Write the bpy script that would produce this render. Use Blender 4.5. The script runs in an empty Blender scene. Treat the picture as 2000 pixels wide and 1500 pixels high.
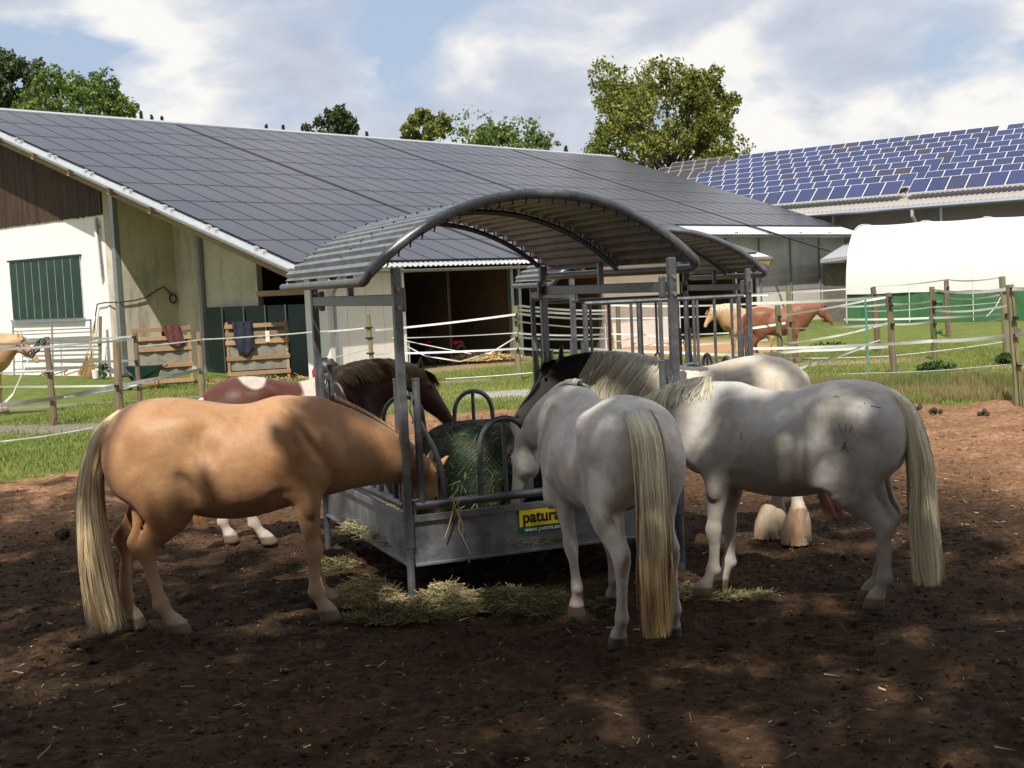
import bpy, bmesh, math, random
import numpy as np
from mathutils import Vector, Matrix, noise as mnoise
R=math.radians
rng=np.random.default_rng(7); random.seed(7)
SC=bpy.context.scene; COL=SC.collection

# ---------------------------------------------------------------- camera, sky, sun, exposure
CAM_H,FPX,PITCH,ROLL=2.1,2500.0,R(4.46),R(2.6)
Fv=Vector((0,math.cos(PITCH),-math.sin(PITCH))); U0=Vector((0,math.sin(PITCH),math.cos(PITCH))); R0=Vector((1,0,0))
Uv=(U0*math.cos(ROLL)+R0*math.sin(ROLL)); Rv=(R0*math.cos(ROLL)-U0*math.sin(ROLL)); CO=Vector((0,0,CAM_H))
cam=bpy.data.cameras.new('camera'); camo=bpy.data.objects.new('camera',cam); COL.objects.link(camo)
cam.sensor_width=36; cam.lens=FPX*36/2000; cam.clip_start=.1; cam.clip_end=3000
camo.matrix_world=Matrix((( Rv.x,Uv.x,-Fv.x,0),(Rv.y,Uv.y,-Fv.y,0),(Rv.z,Uv.z,-Fv.z,CAM_H),(0,0,0,1)))
SC.camera=camo
SUN_EL,SUN_AZ=R(52),R(12)            # azimuth: degrees to the left of straight behind the camera
sdir=Vector((math.sin(SUN_AZ)*math.cos(SUN_EL),math.cos(SUN_AZ)*math.cos(SUN_EL),-math.sin(SUN_EL)))  # way the light travels
sl=bpy.data.lights.new('sun','SUN'); sl.energy=5.0; sl.angle=R(.6); sl.color=(1,.945,.87)
slo=bpy.data.objects.new('sun',sl); COL.objects.link(slo); slo.rotation_euler=sdir.to_track_quat('-Z','Y').to_euler()
W=bpy.data.worlds.new('World'); SC.world=W; W.use_nodes=True
wn=W.node_tree.nodes; wl=W.node_tree.links
for n_ in list(wn): wn.remove(n_)
def WN(t,**k):
    n=wn.new(t)
    for a,b in k.items(): setattr(n,a,b)
    return n
sky=WN('ShaderNodeTexSky',sky_type='NISHITA',sun_disc=False,sun_elevation=SUN_EL,sun_rotation=R(180)+SUN_AZ)
sky.air_density=1.2; sky.dust_density=1.5
tc=WN('ShaderNodeTexCoord'); mp=WN('ShaderNodeMapping'); mp.inputs['Scale'].default_value=(1,1,1.9); mp.inputs['Location'].default_value=(3.1,.35,1.22)
wl.new(tc.outputs['Generated'],mp.inputs['Vector'])
def wnoise(scale,det,rough,dist=0.):
    n=WN('ShaderNodeTexNoise'); n.inputs['Scale'].default_value=scale; n.inputs['Detail'].default_value=det; n.inputs['Roughness'].default_value=rough; n.inputs['Distortion'].default_value=dist
    wl.new(mp.outputs[0],n.inputs['Vector']); return n
def wramp(src,stops):
    r=WN('ShaderNodeValToRGB'); cr=r.color_ramp
    while len(cr.elements)<len(stops): cr.elements.new(.5)
    for e,(p,c) in zip(cr.elements,stops): e.position=p; e.color=(*c,1)
    wl.new(src,r.inputs[0]); return r
nA=wnoise(5.2,8,.52,.25); nB=wnoise(6.2,8,.52,.2)
cover=wramp(nA.outputs['Fac'],[(.37,(0,0,0)),(.47,(1,1,1))])
tone=wramp(nB.outputs['Fac'],[(.36,(4.5,5.0,6.1)),(.48,(5.9,6.3,7.1)),(.58,(9.0,8.8,8.5))])
skm=WN('ShaderNodeMix',data_type='RGBA',blend_type='MULTIPLY'); skm.inputs[0].default_value=1; skm.inputs[7].default_value=(.62,.66,.72,1)
wl.new(sky.outputs[0],skm.inputs[6])
hz=WN('ShaderNodeMix',data_type='RGBA'); hz.inputs[0].default_value=.6; hz.inputs[7].default_value=(5.6,6.7,8.6,1); wl.new(skm.outputs[2],hz.inputs[6])
mixs=WN('ShaderNodeMix',data_type='RGBA'); wl.new(cover.outputs[0],mixs.inputs[0]); wl.new(hz.outputs[2],mixs.inputs[6]); wl.new(tone.outputs[0],mixs.inputs[7])
bg=WN('ShaderNodeBackground'); bg.inputs['Strength'].default_value=.1; wl.new(mixs.outputs[2],bg.inputs['Color'])
wo=WN('ShaderNodeOutputWorld'); wl.new(bg.outputs[0],wo.inputs[0])
vs=SC.view_settings; vs.view_transform='Standard'; vs.look='None'; vs.exposure=.12; vs.gamma=1; vs.use_curve_mapping=False
SC.cycles.max_bounces=5; SC.cycles.use_denoising=True

# photo pixel -> place on a given depth or height
def ray(x,y): return Fv+Rv*((x-1000)/FPX)-Uv*((y-750)/FPX)
def atY(x,y,Y): d=ray(x,y); return CO+d*(Y/d.y)
def onZ(x,y,z=0.): d=ray(x,y); return CO+d*((z-CAM_H)/d.z)
def sstep(a,b,x):
    t=np.clip((np.asarray(x,float)-a)/(b-a),0,1); return t*t*(3-2*t)
def gz(x,y): return -.2*float(sstep(22,33,y))

# ---------------------------------------------------------------- objects
def tag(o,label=None,cat=None,group=None,kind=None):
    if label: o['label']=label
    if cat: o['category']=cat
    if group: o['group']=group
    if kind: o['kind']=kind
    return o
def thing(name,label,cat,loc=(0,0,0),rz=0,group=None,scale=1):
    o=bpy.data.objects.new(name,None); COL.objects.link(o); o.location=loc; o.rotation_euler=(0,0,rz); o.scale=(scale,)*3
    o.empty_display_size=.2
    return tag(o,label,cat,group)
def rootloc(o):
    p=Vector((0,0,0))
    while o is not None: p+=o.location; o=o.parent
    return p
class MB:
    def __init__(s): s.v=[]; s.f=[]; s.c=[]
    def add(s,vs,fs):
        b=len(s.v); s.v+= [tuple(p) for p in vs]; s.f+=[tuple(i+b for i in f) for f in fs]; return s
    def box(s,c,size,ax=None,taper=1.):
        c=Vector(c); hx,hy,hz=[k/2 for k in size]
        X,Y,Z=ax if ax else (Vector((1,0,0)),Vector((0,1,0)),Vector((0,0,1)))
        P=[]
        for z in (-1,1):
            t=taper if z>0 else 1
            for x,y in ((-1,-1),(1,-1),(1,1),(-1,1)): P.append(c+X*hx*x*t+Y*hy*y*t+Z*hz*z)
        return s.add(P,[(0,3,2,1),(4,5,6,7),(0,1,5,4),(1,2,6,5),(2,3,7,6),(3,0,4,7)])
    def bar(s,a,b,w,h,up=(0,0,1)):
        a=Vector(a);b=Vector(b);Z=(b-a);L=Z.length;Z=Z/L;up=Vector(up)
        X=up.cross(Z)
        if X.length<1e-3: X=Vector((1,0,0)).cross(Z)
        X.normalize();Y=Z.cross(X)
        return s.box((a+b)/2,(w,h,L),(X,Y,Z))
    def tube(s,pts,r,n=8,cap=True,close=False,wob=0):
        pts=[Vector(p) for p in pts]; K=len(pts); rr=r if hasattr(r,'__len__') else [r]*K
        t0=(pts[1]-pts[0]).normalized(); X=t0.orthogonal().normalized(); V=[]
        for i,p in enumerate(pts):
            if close: t=(pts[(i+1)%K]-pts[i-1])
            else: t=pts[min(i+1,K-1)]-pts[max(i-1,0)]
            if t.length<1e-9: t=t0.copy()
            t.normalize(); X=(X-t*X.dot(t)).normalized(); Y=t.cross(X)
            for j in range(n):
                a=2*math.pi*j/n; q=rr[i]*(1+(random.uniform(-wob,wob) if wob else 0)); V.append(p+X*math.cos(a)*q+Y*math.sin(a)*q)
        Fc=[]
        for i in range(K if close else K-1):
            i2=(i+1)%K
            for j in range(n): Fc.append((i*n+j,i*n+(j+1)%n,i2*n+(j+1)%n,i2*n+j))
        if cap and not close: Fc+= [tuple(range(n))[::-1],tuple((K-1)*n+j for j in range(n))]
        return s.add(V,Fc)
    def grid(s,P):   # P: rows of points
        nr=len(P);nc=len(P[0]); V=[p for r in P for p in r]
        return s.add(V,[(i*nc+j,i*nc+j+1,(i+1)*nc+j+1,(i+1)*nc+j) for i in range(nr-1) for j in range(nc-1)])
    def quad(s,a,b,c,d): return s.add([a,b,c,d],[(0,1,2,3)])
def mesh_np(name,V,Fq,mat,col=None,smooth=False):
    """fast mesh from numpy arrays; Fq (N,3) or (N,4)"""
    V=np.asarray(V,np.float32); Fq=np.asarray(Fq,np.int32); me=bpy.data.meshes.new(name)
    k=Fq.shape[1]; me.vertices.add(len(V)); me.vertices.foreach_set('co',V.ravel())
    me.loops.add(Fq.size); me.loops.foreach_set('vertex_index',Fq.ravel())
    me.polygons.add(len(Fq)); me.polygons.foreach_set('loop_start',np.arange(0,Fq.size,k,dtype=np.int32))
    me.update(calc_edges=True)
    if smooth: me.polygons.foreach_set('use_smooth',np.ones(len(Fq),bool))
    if col is not None:
        c=np.ones((len(V),4),np.float32); c[:,:3]=col; a=me.color_attributes.new('tint','FLOAT_COLOR','POINT'); a.data.foreach_set('color',c.ravel())
    me.materials.append(mat); return me
def link(name,me,parent=None,loc=None):
    o=bpy.data.objects.new(name,me); COL.objects.link(o)
    if parent: o.parent=parent
    if loc is not None: o.location=loc
    return o
def obj(name,mb,mat,parent=None,world=False,smooth=False,bevel=0,origin=None):
    me=bpy.data.meshes.new(name)
    off=Vector((0,0,0))
    if world and parent: off=rootloc(parent)
    if origin is not None: off=off+Vector(origin)
    me.from_pydata([tuple(Vector(p)-off) for p in mb.v],[],mb.f); me.update()
    me.materials.append(mat)
    if smooth:
        me.polygons.foreach_set('use_smooth',[True]*len(me.polygons))
        try: me.set_sharp_from_angle(angle=R(40))
        except Exception: pass
    o=bpy.data.objects.new(name,me); COL.objects.link(o)
    if parent: o.parent=parent
    if origin is not None: o.location=Vector(origin) if not parent or world else Vector(origin)
    if bevel:
        m=o.modifiers.new('bevel','BEVEL'); m.width=bevel; m.segments=1; m.limit_method='ANGLE'
    return o
def struct(name,mb,mat,**k): return tag(obj(name,mb,mat,**k),kind='structure')

# ---------------------------------------------------------------- materials
class NT:
    def __init__(s,name):
        s.m=bpy.data.materials.new(name); s.m.use_nodes=True; s.t=s.m.node_tree; s.n=s.t.nodes; s.l=s.t.links
        s.b=s.n['Principled BSDF']; s.tc=s.n.new('ShaderNodeTexCoord')
    def node(s,t,**k):
        n=s.n.new(t)
        for a,b in k.items(): setattr(n,a,b)
        return n
    def put(s,v,sock):
        if isinstance(v,bpy.types.NodeSocket): s.l.new(v,sock)
        else:
            try: sock.default_value=v
            except Exception: sock.default_value=(*v,1)
    def coord(s,scale=(1,1,1),src='Object',rot=(0,0,0)):
        m=s.node('ShaderNodeMapping'); m.inputs['Scale'].default_value=scale; m.inputs['Rotation'].default_value=rot; s.l.new(s.tc.outputs[src],m.inputs[0]); return m.outputs[0]
    def geo(s,scale=(1,1,1)):
        g=s.node('ShaderNodeNewGeometry'); m=s.node('ShaderNodeMapping'); m.inputs['Scale'].default_value=scale; s.l.new(g.outputs['Position'],m.inputs[0]); return m.outputs[0]
    def noise(s,vec,scale,det=4,rough=.6,dist=0):
        n=s.node('ShaderNodeTexNoise'); n.inputs['Scale'].default_value=scale; n.inputs['Detail'].default_value=det; n.inputs['Roughness'].default_value=rough; n.inputs['Distortion'].default_value=dist
        s.l.new(vec,n.inputs['Vector']); return n.outputs['Fac']
    def vor(s,vec,scale,feat='F1'):
        n=s.node('ShaderNodeTexVoronoi',feature=feat); n.inputs['Scale'].default_value=scale; s.l.new(vec,n.inputs['Vector']); return n
    def ramp(s,f,stops):
        r=s.node('ShaderNodeValToRGB'); cr=r.color_ramp
        while len(cr.elements)<len(stops): cr.elements.new(.5)
        for e,(p,c) in zip(cr.elements,stops):
            e.position=p; e.color=(*c,1) if hasattr(c,'__len__') else (c,c,c,1)
        s.put(f,r.inputs[0]); return r.outputs[0]
    def mix(s,f,a,b,mode='MIX'):
        n=s.node('ShaderNodeMix',data_type='RGBA',blend_type=mode); s.put(f,n.inputs[0]); s.put(a,n.inputs[6]); s.put(b,n.inputs[7]); return n.outputs[2]
    def math(s,op,a,b=0.):
        n=s.node('ShaderNodeMath',operation=op); s.put(a,n.inputs[0]); s.put(b,n.inputs[1]); return n.outputs[0]
    def attr(s,name='tint'):
        return s.node('ShaderNodeAttribute',attribute_name=name).outputs['Color']
    def bump(s,h,strength=.3,dist=.01):
        n=s.node('ShaderNodeBump'); n.inputs['Strength'].default_value=strength; n.inputs['Distance'].default_value=dist; s.l.new(h,n.inputs['Height']); s.l.new(n.outputs[0],s.b.inputs['Normal'])
    def out(s,col=None,rough=None,metal=0,spec=None,sheen=0):
        if col is not None: s.put(col,s.b.inputs['Base Color'])
        if rough is not None: s.put(rough,s.b.inputs['Roughness'])
        s.put(metal,s.b.inputs['Metallic'])
        if spec is not None: s.put(spec,s.b.inputs['Specular IOR Level'])
        if sheen: s.b.inputs['Sheen Weight'].default_value=sheen
        return s.m
def rgb(h):  # sRGB 0-255 -> linear
    return tuple(((c/255)/12.92 if c<=10 else ((c/255+.055)/1.055)**2.4) for c in h)
def simple(name,c,rough=.6,metal=0,var=.25,scale=6,bump=0,spec=None):
    t=NT(name); v=t.coord(); f=t.noise(v,scale,5,.6)
    d=tuple(k*(1-var) for k in c); u=tuple(min(1,k*(1+var)) for k in c)
    m=t.out(t.ramp(f,[(.3,d),(.7,u)]),rough,metal,spec)
    if bump: t.bump(t.noise(v,scale*8,3,.6),bump,.005)
    return m
def galv_mat(name,base=.22,dark=1.):
    t=NT(name); v=t.geo(); sp=t.vor(v,55); f=t.noise(v,7,5,.65)
    c1=t.ramp(f,[(.25,tuple(k*dark for k in (.09,.10,.11))),(.75,tuple(k*dark for k in (.25,.27,.29)))])
    c=t.mix(.22,c1,t.ramp(sp.outputs['Color'],[(0,.08),(1,.38)]))
    dirt=t.ramp(t.noise(v,3.1,6,.7),[(.52,0.),(.74,.6)]); c=t.mix(dirt,c,(.10,.085,.065))
    return t.out(c,t.ramp(f,[(.3,.36),(.8,.6)]),.75)
def wood_mat(name,a,b,grain=(3,3,40),rough=.8,axis=2):
    t=NT(name); sc=[34,34,34]; sc[axis]=1.6; v=t.coord(tuple(sc)); f=t.noise(v,1,5,.6,.3); v2=t.coord(); g=t.noise(v2,1.7,4,.6)
    c=t.ramp(f,[(.3,a),(.7,b)]); oi=t.node('ShaderNodeObjectInfo'); c=t.mix(t.math('MULTIPLY',oi.outputs['Random'],.55),c,tuple(k*.35 for k in a)); c=t.mix(t.ramp(g,[(.35,0.),(.75,.5)]),c,tuple(k*.5 for k in a)); t.bump(f,.35,.006); return t.out(c,rough)
def plaster_mat(name,c,dirt=(.3,.25,.18),amt=.5):
    t=NT(name); v=t.geo(); f=t.noise(v,.9,7,.7); g=t.noise(t.geo((1.5,1.5,.25)),1.4,6,.7)
    cc=t.mix(t.ramp(f,[(.45,0.),(.85,amt*.6)]),c,dirt); cc=t.mix(t.ramp(g,[(.5,0.),(.8,amt)]),cc,dirt); t.bump(t.noise(v,30,4,.6),.2,.01); return t.out(cc,.88)
M={}
M['galv']=galv_mat('galvanised_steel'); M['galvd']=galv_mat('galvanised_roof_steel',.22,1.7)
M['alu']=simple('pale_metal',(.55,.57,.58),.42,.5,.12); M['zinc']=simple('zinc_gutter',(.30,.32,.34),.45,.6,.15)
M['plaster']=plaster_mat('white_plaster',(.86,.81,.785),(.52,.44,.37),.25)
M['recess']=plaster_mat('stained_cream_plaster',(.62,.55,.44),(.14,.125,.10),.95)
M['panelw']=plaster_mat('cream_panel',(.84,.77,.70),(.58,.48,.40),.3)
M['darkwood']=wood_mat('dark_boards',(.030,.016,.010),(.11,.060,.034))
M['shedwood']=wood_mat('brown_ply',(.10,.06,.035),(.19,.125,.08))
M['beam']=wood_mat('pale_beam',(.42,.27,.14),(.58,.42,.25),axis=1)
M['rackwood']=wood_mat('rack_wood',(.42,.24,.12),(.58,.38,.21),axis=0)
M['post']=wood_mat('weathered_post',(.16,.115,.07),(.36,.27,.17)); M['postg']=wood_mat('greenish_post',(.16,.15,.07),(.33,.30,.16))
M['green']=simple('green_window_boards',(.005,.032,.018),.35,0,.4,3); M['greend']=simple('dark_green_door',(.006,.035,.03),.5,0,.3,2)
M['tarp']=simple('green_tarpaulin',(.045,.14,.055),.45,0,.2,2); M['pvc']=simple('white_tent_sheet',(.64,.63,.61),.45,0,.05,1.5,.35)
M['pvc2']=simple('ivory_tent_wall',(.66,.65,.62),.5,0,.05,1,.3)
M['black']=simple('black_plastic',(.012,.012,.013),.45); M['red']=simple('red_plastic',(.45,.02,.02),.4); M['bolt']=simple('bolt_steel',(.4,.4,.4),.35,.8)
M['cable']=simple('cable_rubber',(.05,.035,.03),.6); M['tape']=simple('white_fence_tape',(.66,.65,.60),.6,0,.12,3); M['rope']=simple('white_fence_rope',(.6,.6,.55),.6)
M['tapeg']=simple('grey_fence_tape',(.36,.36,.34),.6,0,.2,3)
M['blank1']=simple('maroon_blanket',(.11,.035,.03),.9,0,.35,8,.3); M['blank2']=simple('dark_blue_blanket',(.02,.022,.04),.9,0,.4,8,.3)
M['canvas']=simple('grey_canvas',(.24,.22,.17),.9,0,.25,4,.3); M['straw']=simple('broom_bristles',(.45,.27,.10),.9,0,.3,30)
M['blonde']=simple('light_wood_handle',(.62,.45,.26),.7); M['grey_plastic']=simple('grey_tub',(.22,.21,.19),.7); M['white']=simple('white_paint',(.78,.77,.74),.5,0,.05)
M['bark']=wood_mat('bark',(.045,.032,.022),(.12,.09,.065))
M['purple']=simple('purple_webbing',(.10,.015,.16),.6); M['leather']=simple('dark_leather',(.03,.018,.012),.5)
M['eye']=simple('eye',(.006,.004,.003),.08); M['saddle']=simple('tan_saddle_pad',(.50,.36,.22),.8); M['yellow']=simple('yellow_paint',(.7,.5,.02),.5)
def attr_mat(name,rough=.6,bump=0,sheen=0,spec=.3,nscale=90,trans=0):
    t=NT(name); a=t.attr()
    if bump:
        v=t.coord(); f=t.noise(v,nscale,3,.6); a=t.mix(t.ramp(f,[(.3,0.),(.7,.22)]),a,(.02,.015,.01),'MIX'); t.bump(t.noise(v,14,4,.55),bump,.02)
    m=t.out(a,rough,0,spec,sheen)
    if trans:
        d=t.node('ShaderNodeBsdfTranslucent'); t.put(a,d.inputs[0]); mx=t.node('ShaderNodeMixShader'); mx.inputs[0].default_value=trans
        o=[n for n in t.n if n.type=='OUTPUT_MATERIAL'][0]; t.l.new(t.b.outputs[0],mx.inputs[1]); t.l.new(d.outputs[0],mx.inputs[2]); t.l.new(mx.outputs[0],o.inputs[0])
    return m
M['hair']=attr_mat('horse_hair',.5,0,0,.35); M['leaf']=attr_mat('leaves',.55,0,0,.3,trans=.3); M['blade']=attr_mat('grass_blades',.6,0,0,.25,trans=.25); M['litter']=attr_mat('soil_litter',.9,0,0,.1)
# ---------------------------------------------------------------- ground
def poly_side(px,py,poly):
    """signed distance (positive inside the grass side) to an open polyline that runs left to right"""
    d=np.full(px.shape,1e9); s=np.zeros(px.shape)
    for (x0,y0),(x1,y1) in zip(poly[:-1],poly[1:]):
        ex,ey=x1-x0,y1-y0; L=ex*ex+ey*ey; t=np.clip(((px-x0)*ex+(py-y0)*ey)/L,0,1); qx,qy=px-(x0+t*ex),py-(y0+t*ey); dd=np.hypot(qx,qy)
        sg=np.sign(ex*(py-y0)-ey*(px-x0)); m=dd<d; d=np.where(m,dd,d); s=np.where(m,sg,s)
    return d*s
EDGE=[(-60,14),(-7.4,14.6),(-6,15.6),(-5.4,17.2),(-4.4,19.8),(-2.5,21.6),(1,21.2),(4.5,19.8),(9,19.0),(60,17)]
def vn(x,y,s,seed=0,oct=3):
    x=np.asarray(x,float); y=np.asarray(y,float); out=np.zeros(x.shape); a=1.;tot=0.
    for o in range(oct):
        X=x*s*2**o+seed*17.3+o*31.7; Y=y*s*2**o-seed*9.1+o*11.1; xi=np.floor(X).astype(np.int64); yi=np.floor(Y).astype(np.int64); fx=X-xi; fy=Y-yi; fx=fx*fx*(3-2*fx); fy=fy*fy*(3-2*fy)
        def h(i,j):
            n=(i*374761393+j*668265263)&0x7fffffff; n=((n^(n>>13))*1274126177)&0x7fffffff; return ((n^(n>>16))&0xffff)/65535.
        out+=a*((h(xi,yi)*(1-fx)+h(xi+1,yi)*fx)*(1-fy)+(h(xi,yi+1)*(1-fx)+h(xi+1,yi+1)*fx)*fy); tot+=a; a*=.5
    return out/tot
def ground_masks(x,y):
    e=poly_side(x,y,EDGE)+(vn(x,y,1.3,1)-.5)*.9
    grass=sstep(-.12,.12,e)
    # gravel tracks crossing the grass on the left, pale slab, orange sand court, bare earth under the far ponies
    u=(vn(x,y,.9,3)-.5)*1.0
    tr=np.exp(-(((y+.12*x-21.0+u)/.85)**4))*(x<-3.0)+np.exp(-(((y-.28*x-31.2+u*.6)/.55)**4))*(x<-.5)
    slab=np.exp(-(((x-(-.1))/.9)**4+((y-25.2+u*.8)/1.3)**4))
    sand=np.exp(-(((y-40.5-.1*x+u)/5.5)**6))*sstep(2.2,3.0,x)*(1-sstep(7.5,9.0,x+u))
    hayp=np.exp(-(((y-36.6-.9*(x+1.6)+u)/1.7)**4))*sstep(-4.6,-3.4,x)*(1-sstep(.2,1.2,x))
    bare=np.exp(-(((x-8.3+u)/2.6)**4+((y-31.4)/1.3)**4))*.9+np.exp(-(((x-12)/3)**4+((y-26.5+u)/1.2)**4))
    return grass,np.clip(tr,0,1),np.clip(slab,0,1),np.clip(sand,0,1),np.clip(bare,0,1),np.clip(hayp,0,1)
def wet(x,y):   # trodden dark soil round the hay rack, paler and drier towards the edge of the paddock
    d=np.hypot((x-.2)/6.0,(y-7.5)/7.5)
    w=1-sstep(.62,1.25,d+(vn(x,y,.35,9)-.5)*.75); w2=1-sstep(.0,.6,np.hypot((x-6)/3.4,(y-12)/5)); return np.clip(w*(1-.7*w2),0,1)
def make_ground():
    def axis(a):return np.array(a)
    xs=np.concatenate([-np.geomspace(900,9,22),np.arange(-8.6,8.61,.045),np.geomspace(9,900,22)])
    ys=np.concatenate([-np.geomspace(900,1,16),np.arange(-.6,13.0,.045),np.geomspace(13.1,36,260),np.geomspace(37,1500,46)])
    X,Y=np.meshgrid(xs,ys); fl=np.clip(1-(np.abs(X)-7)/3,0,1)*np.clip(1-(Y-26)/10,0,1)*np.clip((Y+2),0,1)
    g=ground_masks(X,Y)
    Z=-.2*sstep(22,33,Y)
    rough=(vn(X,Y,1.1,4,3)-.5)*.10+(vn(X,Y,5.5,5,3)-.5)*.055+np.clip(vn(X,Y,11,6,2)-.55,0,1)*.07
    r1=np.random.default_rng(77)
    for _ in range(620):
        hx,hy=r1.uniform(-6,7),r1.uniform(4.8,13); 
        if abs(hx)>hy*.48: continue
        m=(np.abs(X-hx)<.16)&(np.abs(Y-hy)<.16); an=r1.uniform(0,3.14); dx=(X[m]-hx)*math.cos(an)+(Y[m]-hy)*math.sin(an); dy=-(X[m]-hx)*math.sin(an)+(Y[m]-hy)*math.cos(an); q=np.hypot(dx/.075,dy/.060)
        Z[m]+=r1.uniform(.5,1.2)*(-.030*(1-sstep(.6,1.15,q))+.010*np.exp(-((q-1.45)/.28)**2))
    Z=Z+rough*fl*(1-g[0]*.7)-.012
    V=np.stack([X,Y,Z],-1).reshape(-1,3); nr,nc=X.shape; i=np.arange(nr-1)[:,None]*nc+np.arange(nc-1)[None,:]; i=i.ravel()
    Fq=np.stack([i,i+1,i+nc+1,i+nc],1)
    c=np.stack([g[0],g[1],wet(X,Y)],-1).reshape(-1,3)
    t=NT('ground'); a=t.attr(); sp=t.node('ShaderNodeSeparateColor'); t.l.new(a,sp.inputs[0]); b=t.attr('tint2'); s2=t.node('ShaderNodeSeparateColor'); t.l.new(b,s2.inputs[0])
    v=t.geo(); n1=t.noise(v,1.6,8,.7); n2=t.noise(v,14,6,.7); n3=t.noise(v,60,4,.7)
    dry=t.ramp(n2,[(.30,(.15,.078,.040)),(.5,(.30,.16,.085)),(.70,(.50,.31,.18))]); dry=t.mix(t.ramp(n1,[(.42,0.),(.62,.55)]),dry,(.12,.06,.03))
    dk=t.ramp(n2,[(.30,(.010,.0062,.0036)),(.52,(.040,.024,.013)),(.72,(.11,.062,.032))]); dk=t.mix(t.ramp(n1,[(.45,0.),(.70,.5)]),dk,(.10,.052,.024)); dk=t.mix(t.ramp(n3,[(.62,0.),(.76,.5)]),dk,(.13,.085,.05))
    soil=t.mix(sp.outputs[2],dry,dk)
    gr=t.ramp(t.noise(v,3.2,7,.75),[(.3,(.065,.105,.02)),(.5,(.14,.18,.038)),(.66,(.23,.235,.07)),(.8,(.30,.25,.12))])
    gr=t.mix(t.ramp(n3,[(.45,0.),(.7,.5)]),gr,(.05,.08,.015))
    track=t.ramp(n3,[(.3,(.12,.10,.075)),(.7,(.34,.30,.24))])
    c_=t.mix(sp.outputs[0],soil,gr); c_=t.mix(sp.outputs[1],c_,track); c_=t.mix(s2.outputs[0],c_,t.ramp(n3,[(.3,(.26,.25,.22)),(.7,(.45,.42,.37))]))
    c_=t.mix(s2.outputs[1],c_,t.ramp(n2,[(.3,(.36,.20,.10)),(.7,(.52,.32,.17))])); c_=t.mix(s2.outputs[2],c_,t.ramp(n2,[(.3,(.22,.15,.09)),(.7,(.42,.30,.19))]))
    h=t.math('ADD',t.math('MULTIPLY',n2,1.),t.math('MULTIPLY',n3,.4)); t.bump(h,.9,.03); t.out(c_,.95,0,.12)
    me=mesh_np('ground',V,Fq,t.m,c,True)
    c2=np.ones((V.shape[0],4),np.float32); c2[:,0]=g[2].ravel(); c2[:,1]=g[3].ravel(); c2[:,2]=np.maximum(g[4],g[5]).ravel(); at=me.color_attributes.new('tint2','FLOAT_COLOR','POINT'); at.data.foreach_set('color',c2.ravel())
    tag(link('ground',me),kind='structure')
make_ground()
def blades(name,N,xr,yr,h,label_col,keep,w=.012,lean=.5,kind='stuff',label='',cat='grass'):
    x=rng.uniform(*xr,N); y=rng.uniform(*yr,N); k=keep(x,y); x=x[k];y=y[k];n=len(x)
    z=-.2*sstep(22,33,y)-.01; a=rng.uniform(0,6.283,n); hh=h*rng.uniform(.4,1.25,n)*(.6+.9*vn(x,y,.8,12)); ww=w*rng.uniform(.6,1.3,n)
    dx=np.cos(a)*ww;dy=np.sin(a)*ww; b=rng.uniform(0,6.283,n); lx=np.cos(b)*hh*lean*rng.uniform(.1,1,n); ly=np.sin(b)*hh*lean*rng.uniform(.1,1,n)
    V=np.empty((n,3,3)); V[:,0]=np.stack([x-dx,y-dy,z],1);V[:,1]=np.stack([x+dx,y+dy,z],1);V[:,2]=np.stack([x+lx,y+ly,z+hh],1)
    c=label_col(x,y,n); c=np.repeat(c,3,0)
    me=mesh_np(name,V.reshape(-1,3),np.arange(3*n).reshape(-1,3),M['blade'],c)
    return tag(link(name,me),label,cat,None,'stuff')
def gcol(x,y,n):
    t=np.clip(vn(x,y,.5,8)+rng.normal(0,.16,n),0,1)[:,None]; c=np.array([.10,.18,.03])*(1-t)+np.array([.32,.34,.09])*t; d=(rng.random(n)<.12)[:,None]; return np.where(d,np.array([.34,.27,.13]),c)
def gkeep(x,y):
    g=ground_masks(x,y); return (g[0]>.5)&(rng.random(len(x))>np.maximum.reduce([g[1],g[2],g[3],g[4],g[5]])*.97)
blades('grass',230000,(-9.5,13),(14.2,38),.060,gcol,gkeep,label='short green grass growing between paddock and barns')
def tcol(x,y,n):
    t=np.clip(vn(x,y,.9,28)+rng.normal(0,.2,n),0,1)[:,None]; c=np.array([.09,.16,.03])*(1-t)+np.array([.36,.26,.13])*t; return c
blades('tall_grass',34000,(3.2,10.5),(19.4,23.4),.17,tcol,lambda x,y:(ground_masks(x,y)[0]>.5)&(vn(x,y,.6,22)>.40),.009,.35,label='taller reddish seeding grass along the right paddock edge')
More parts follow.
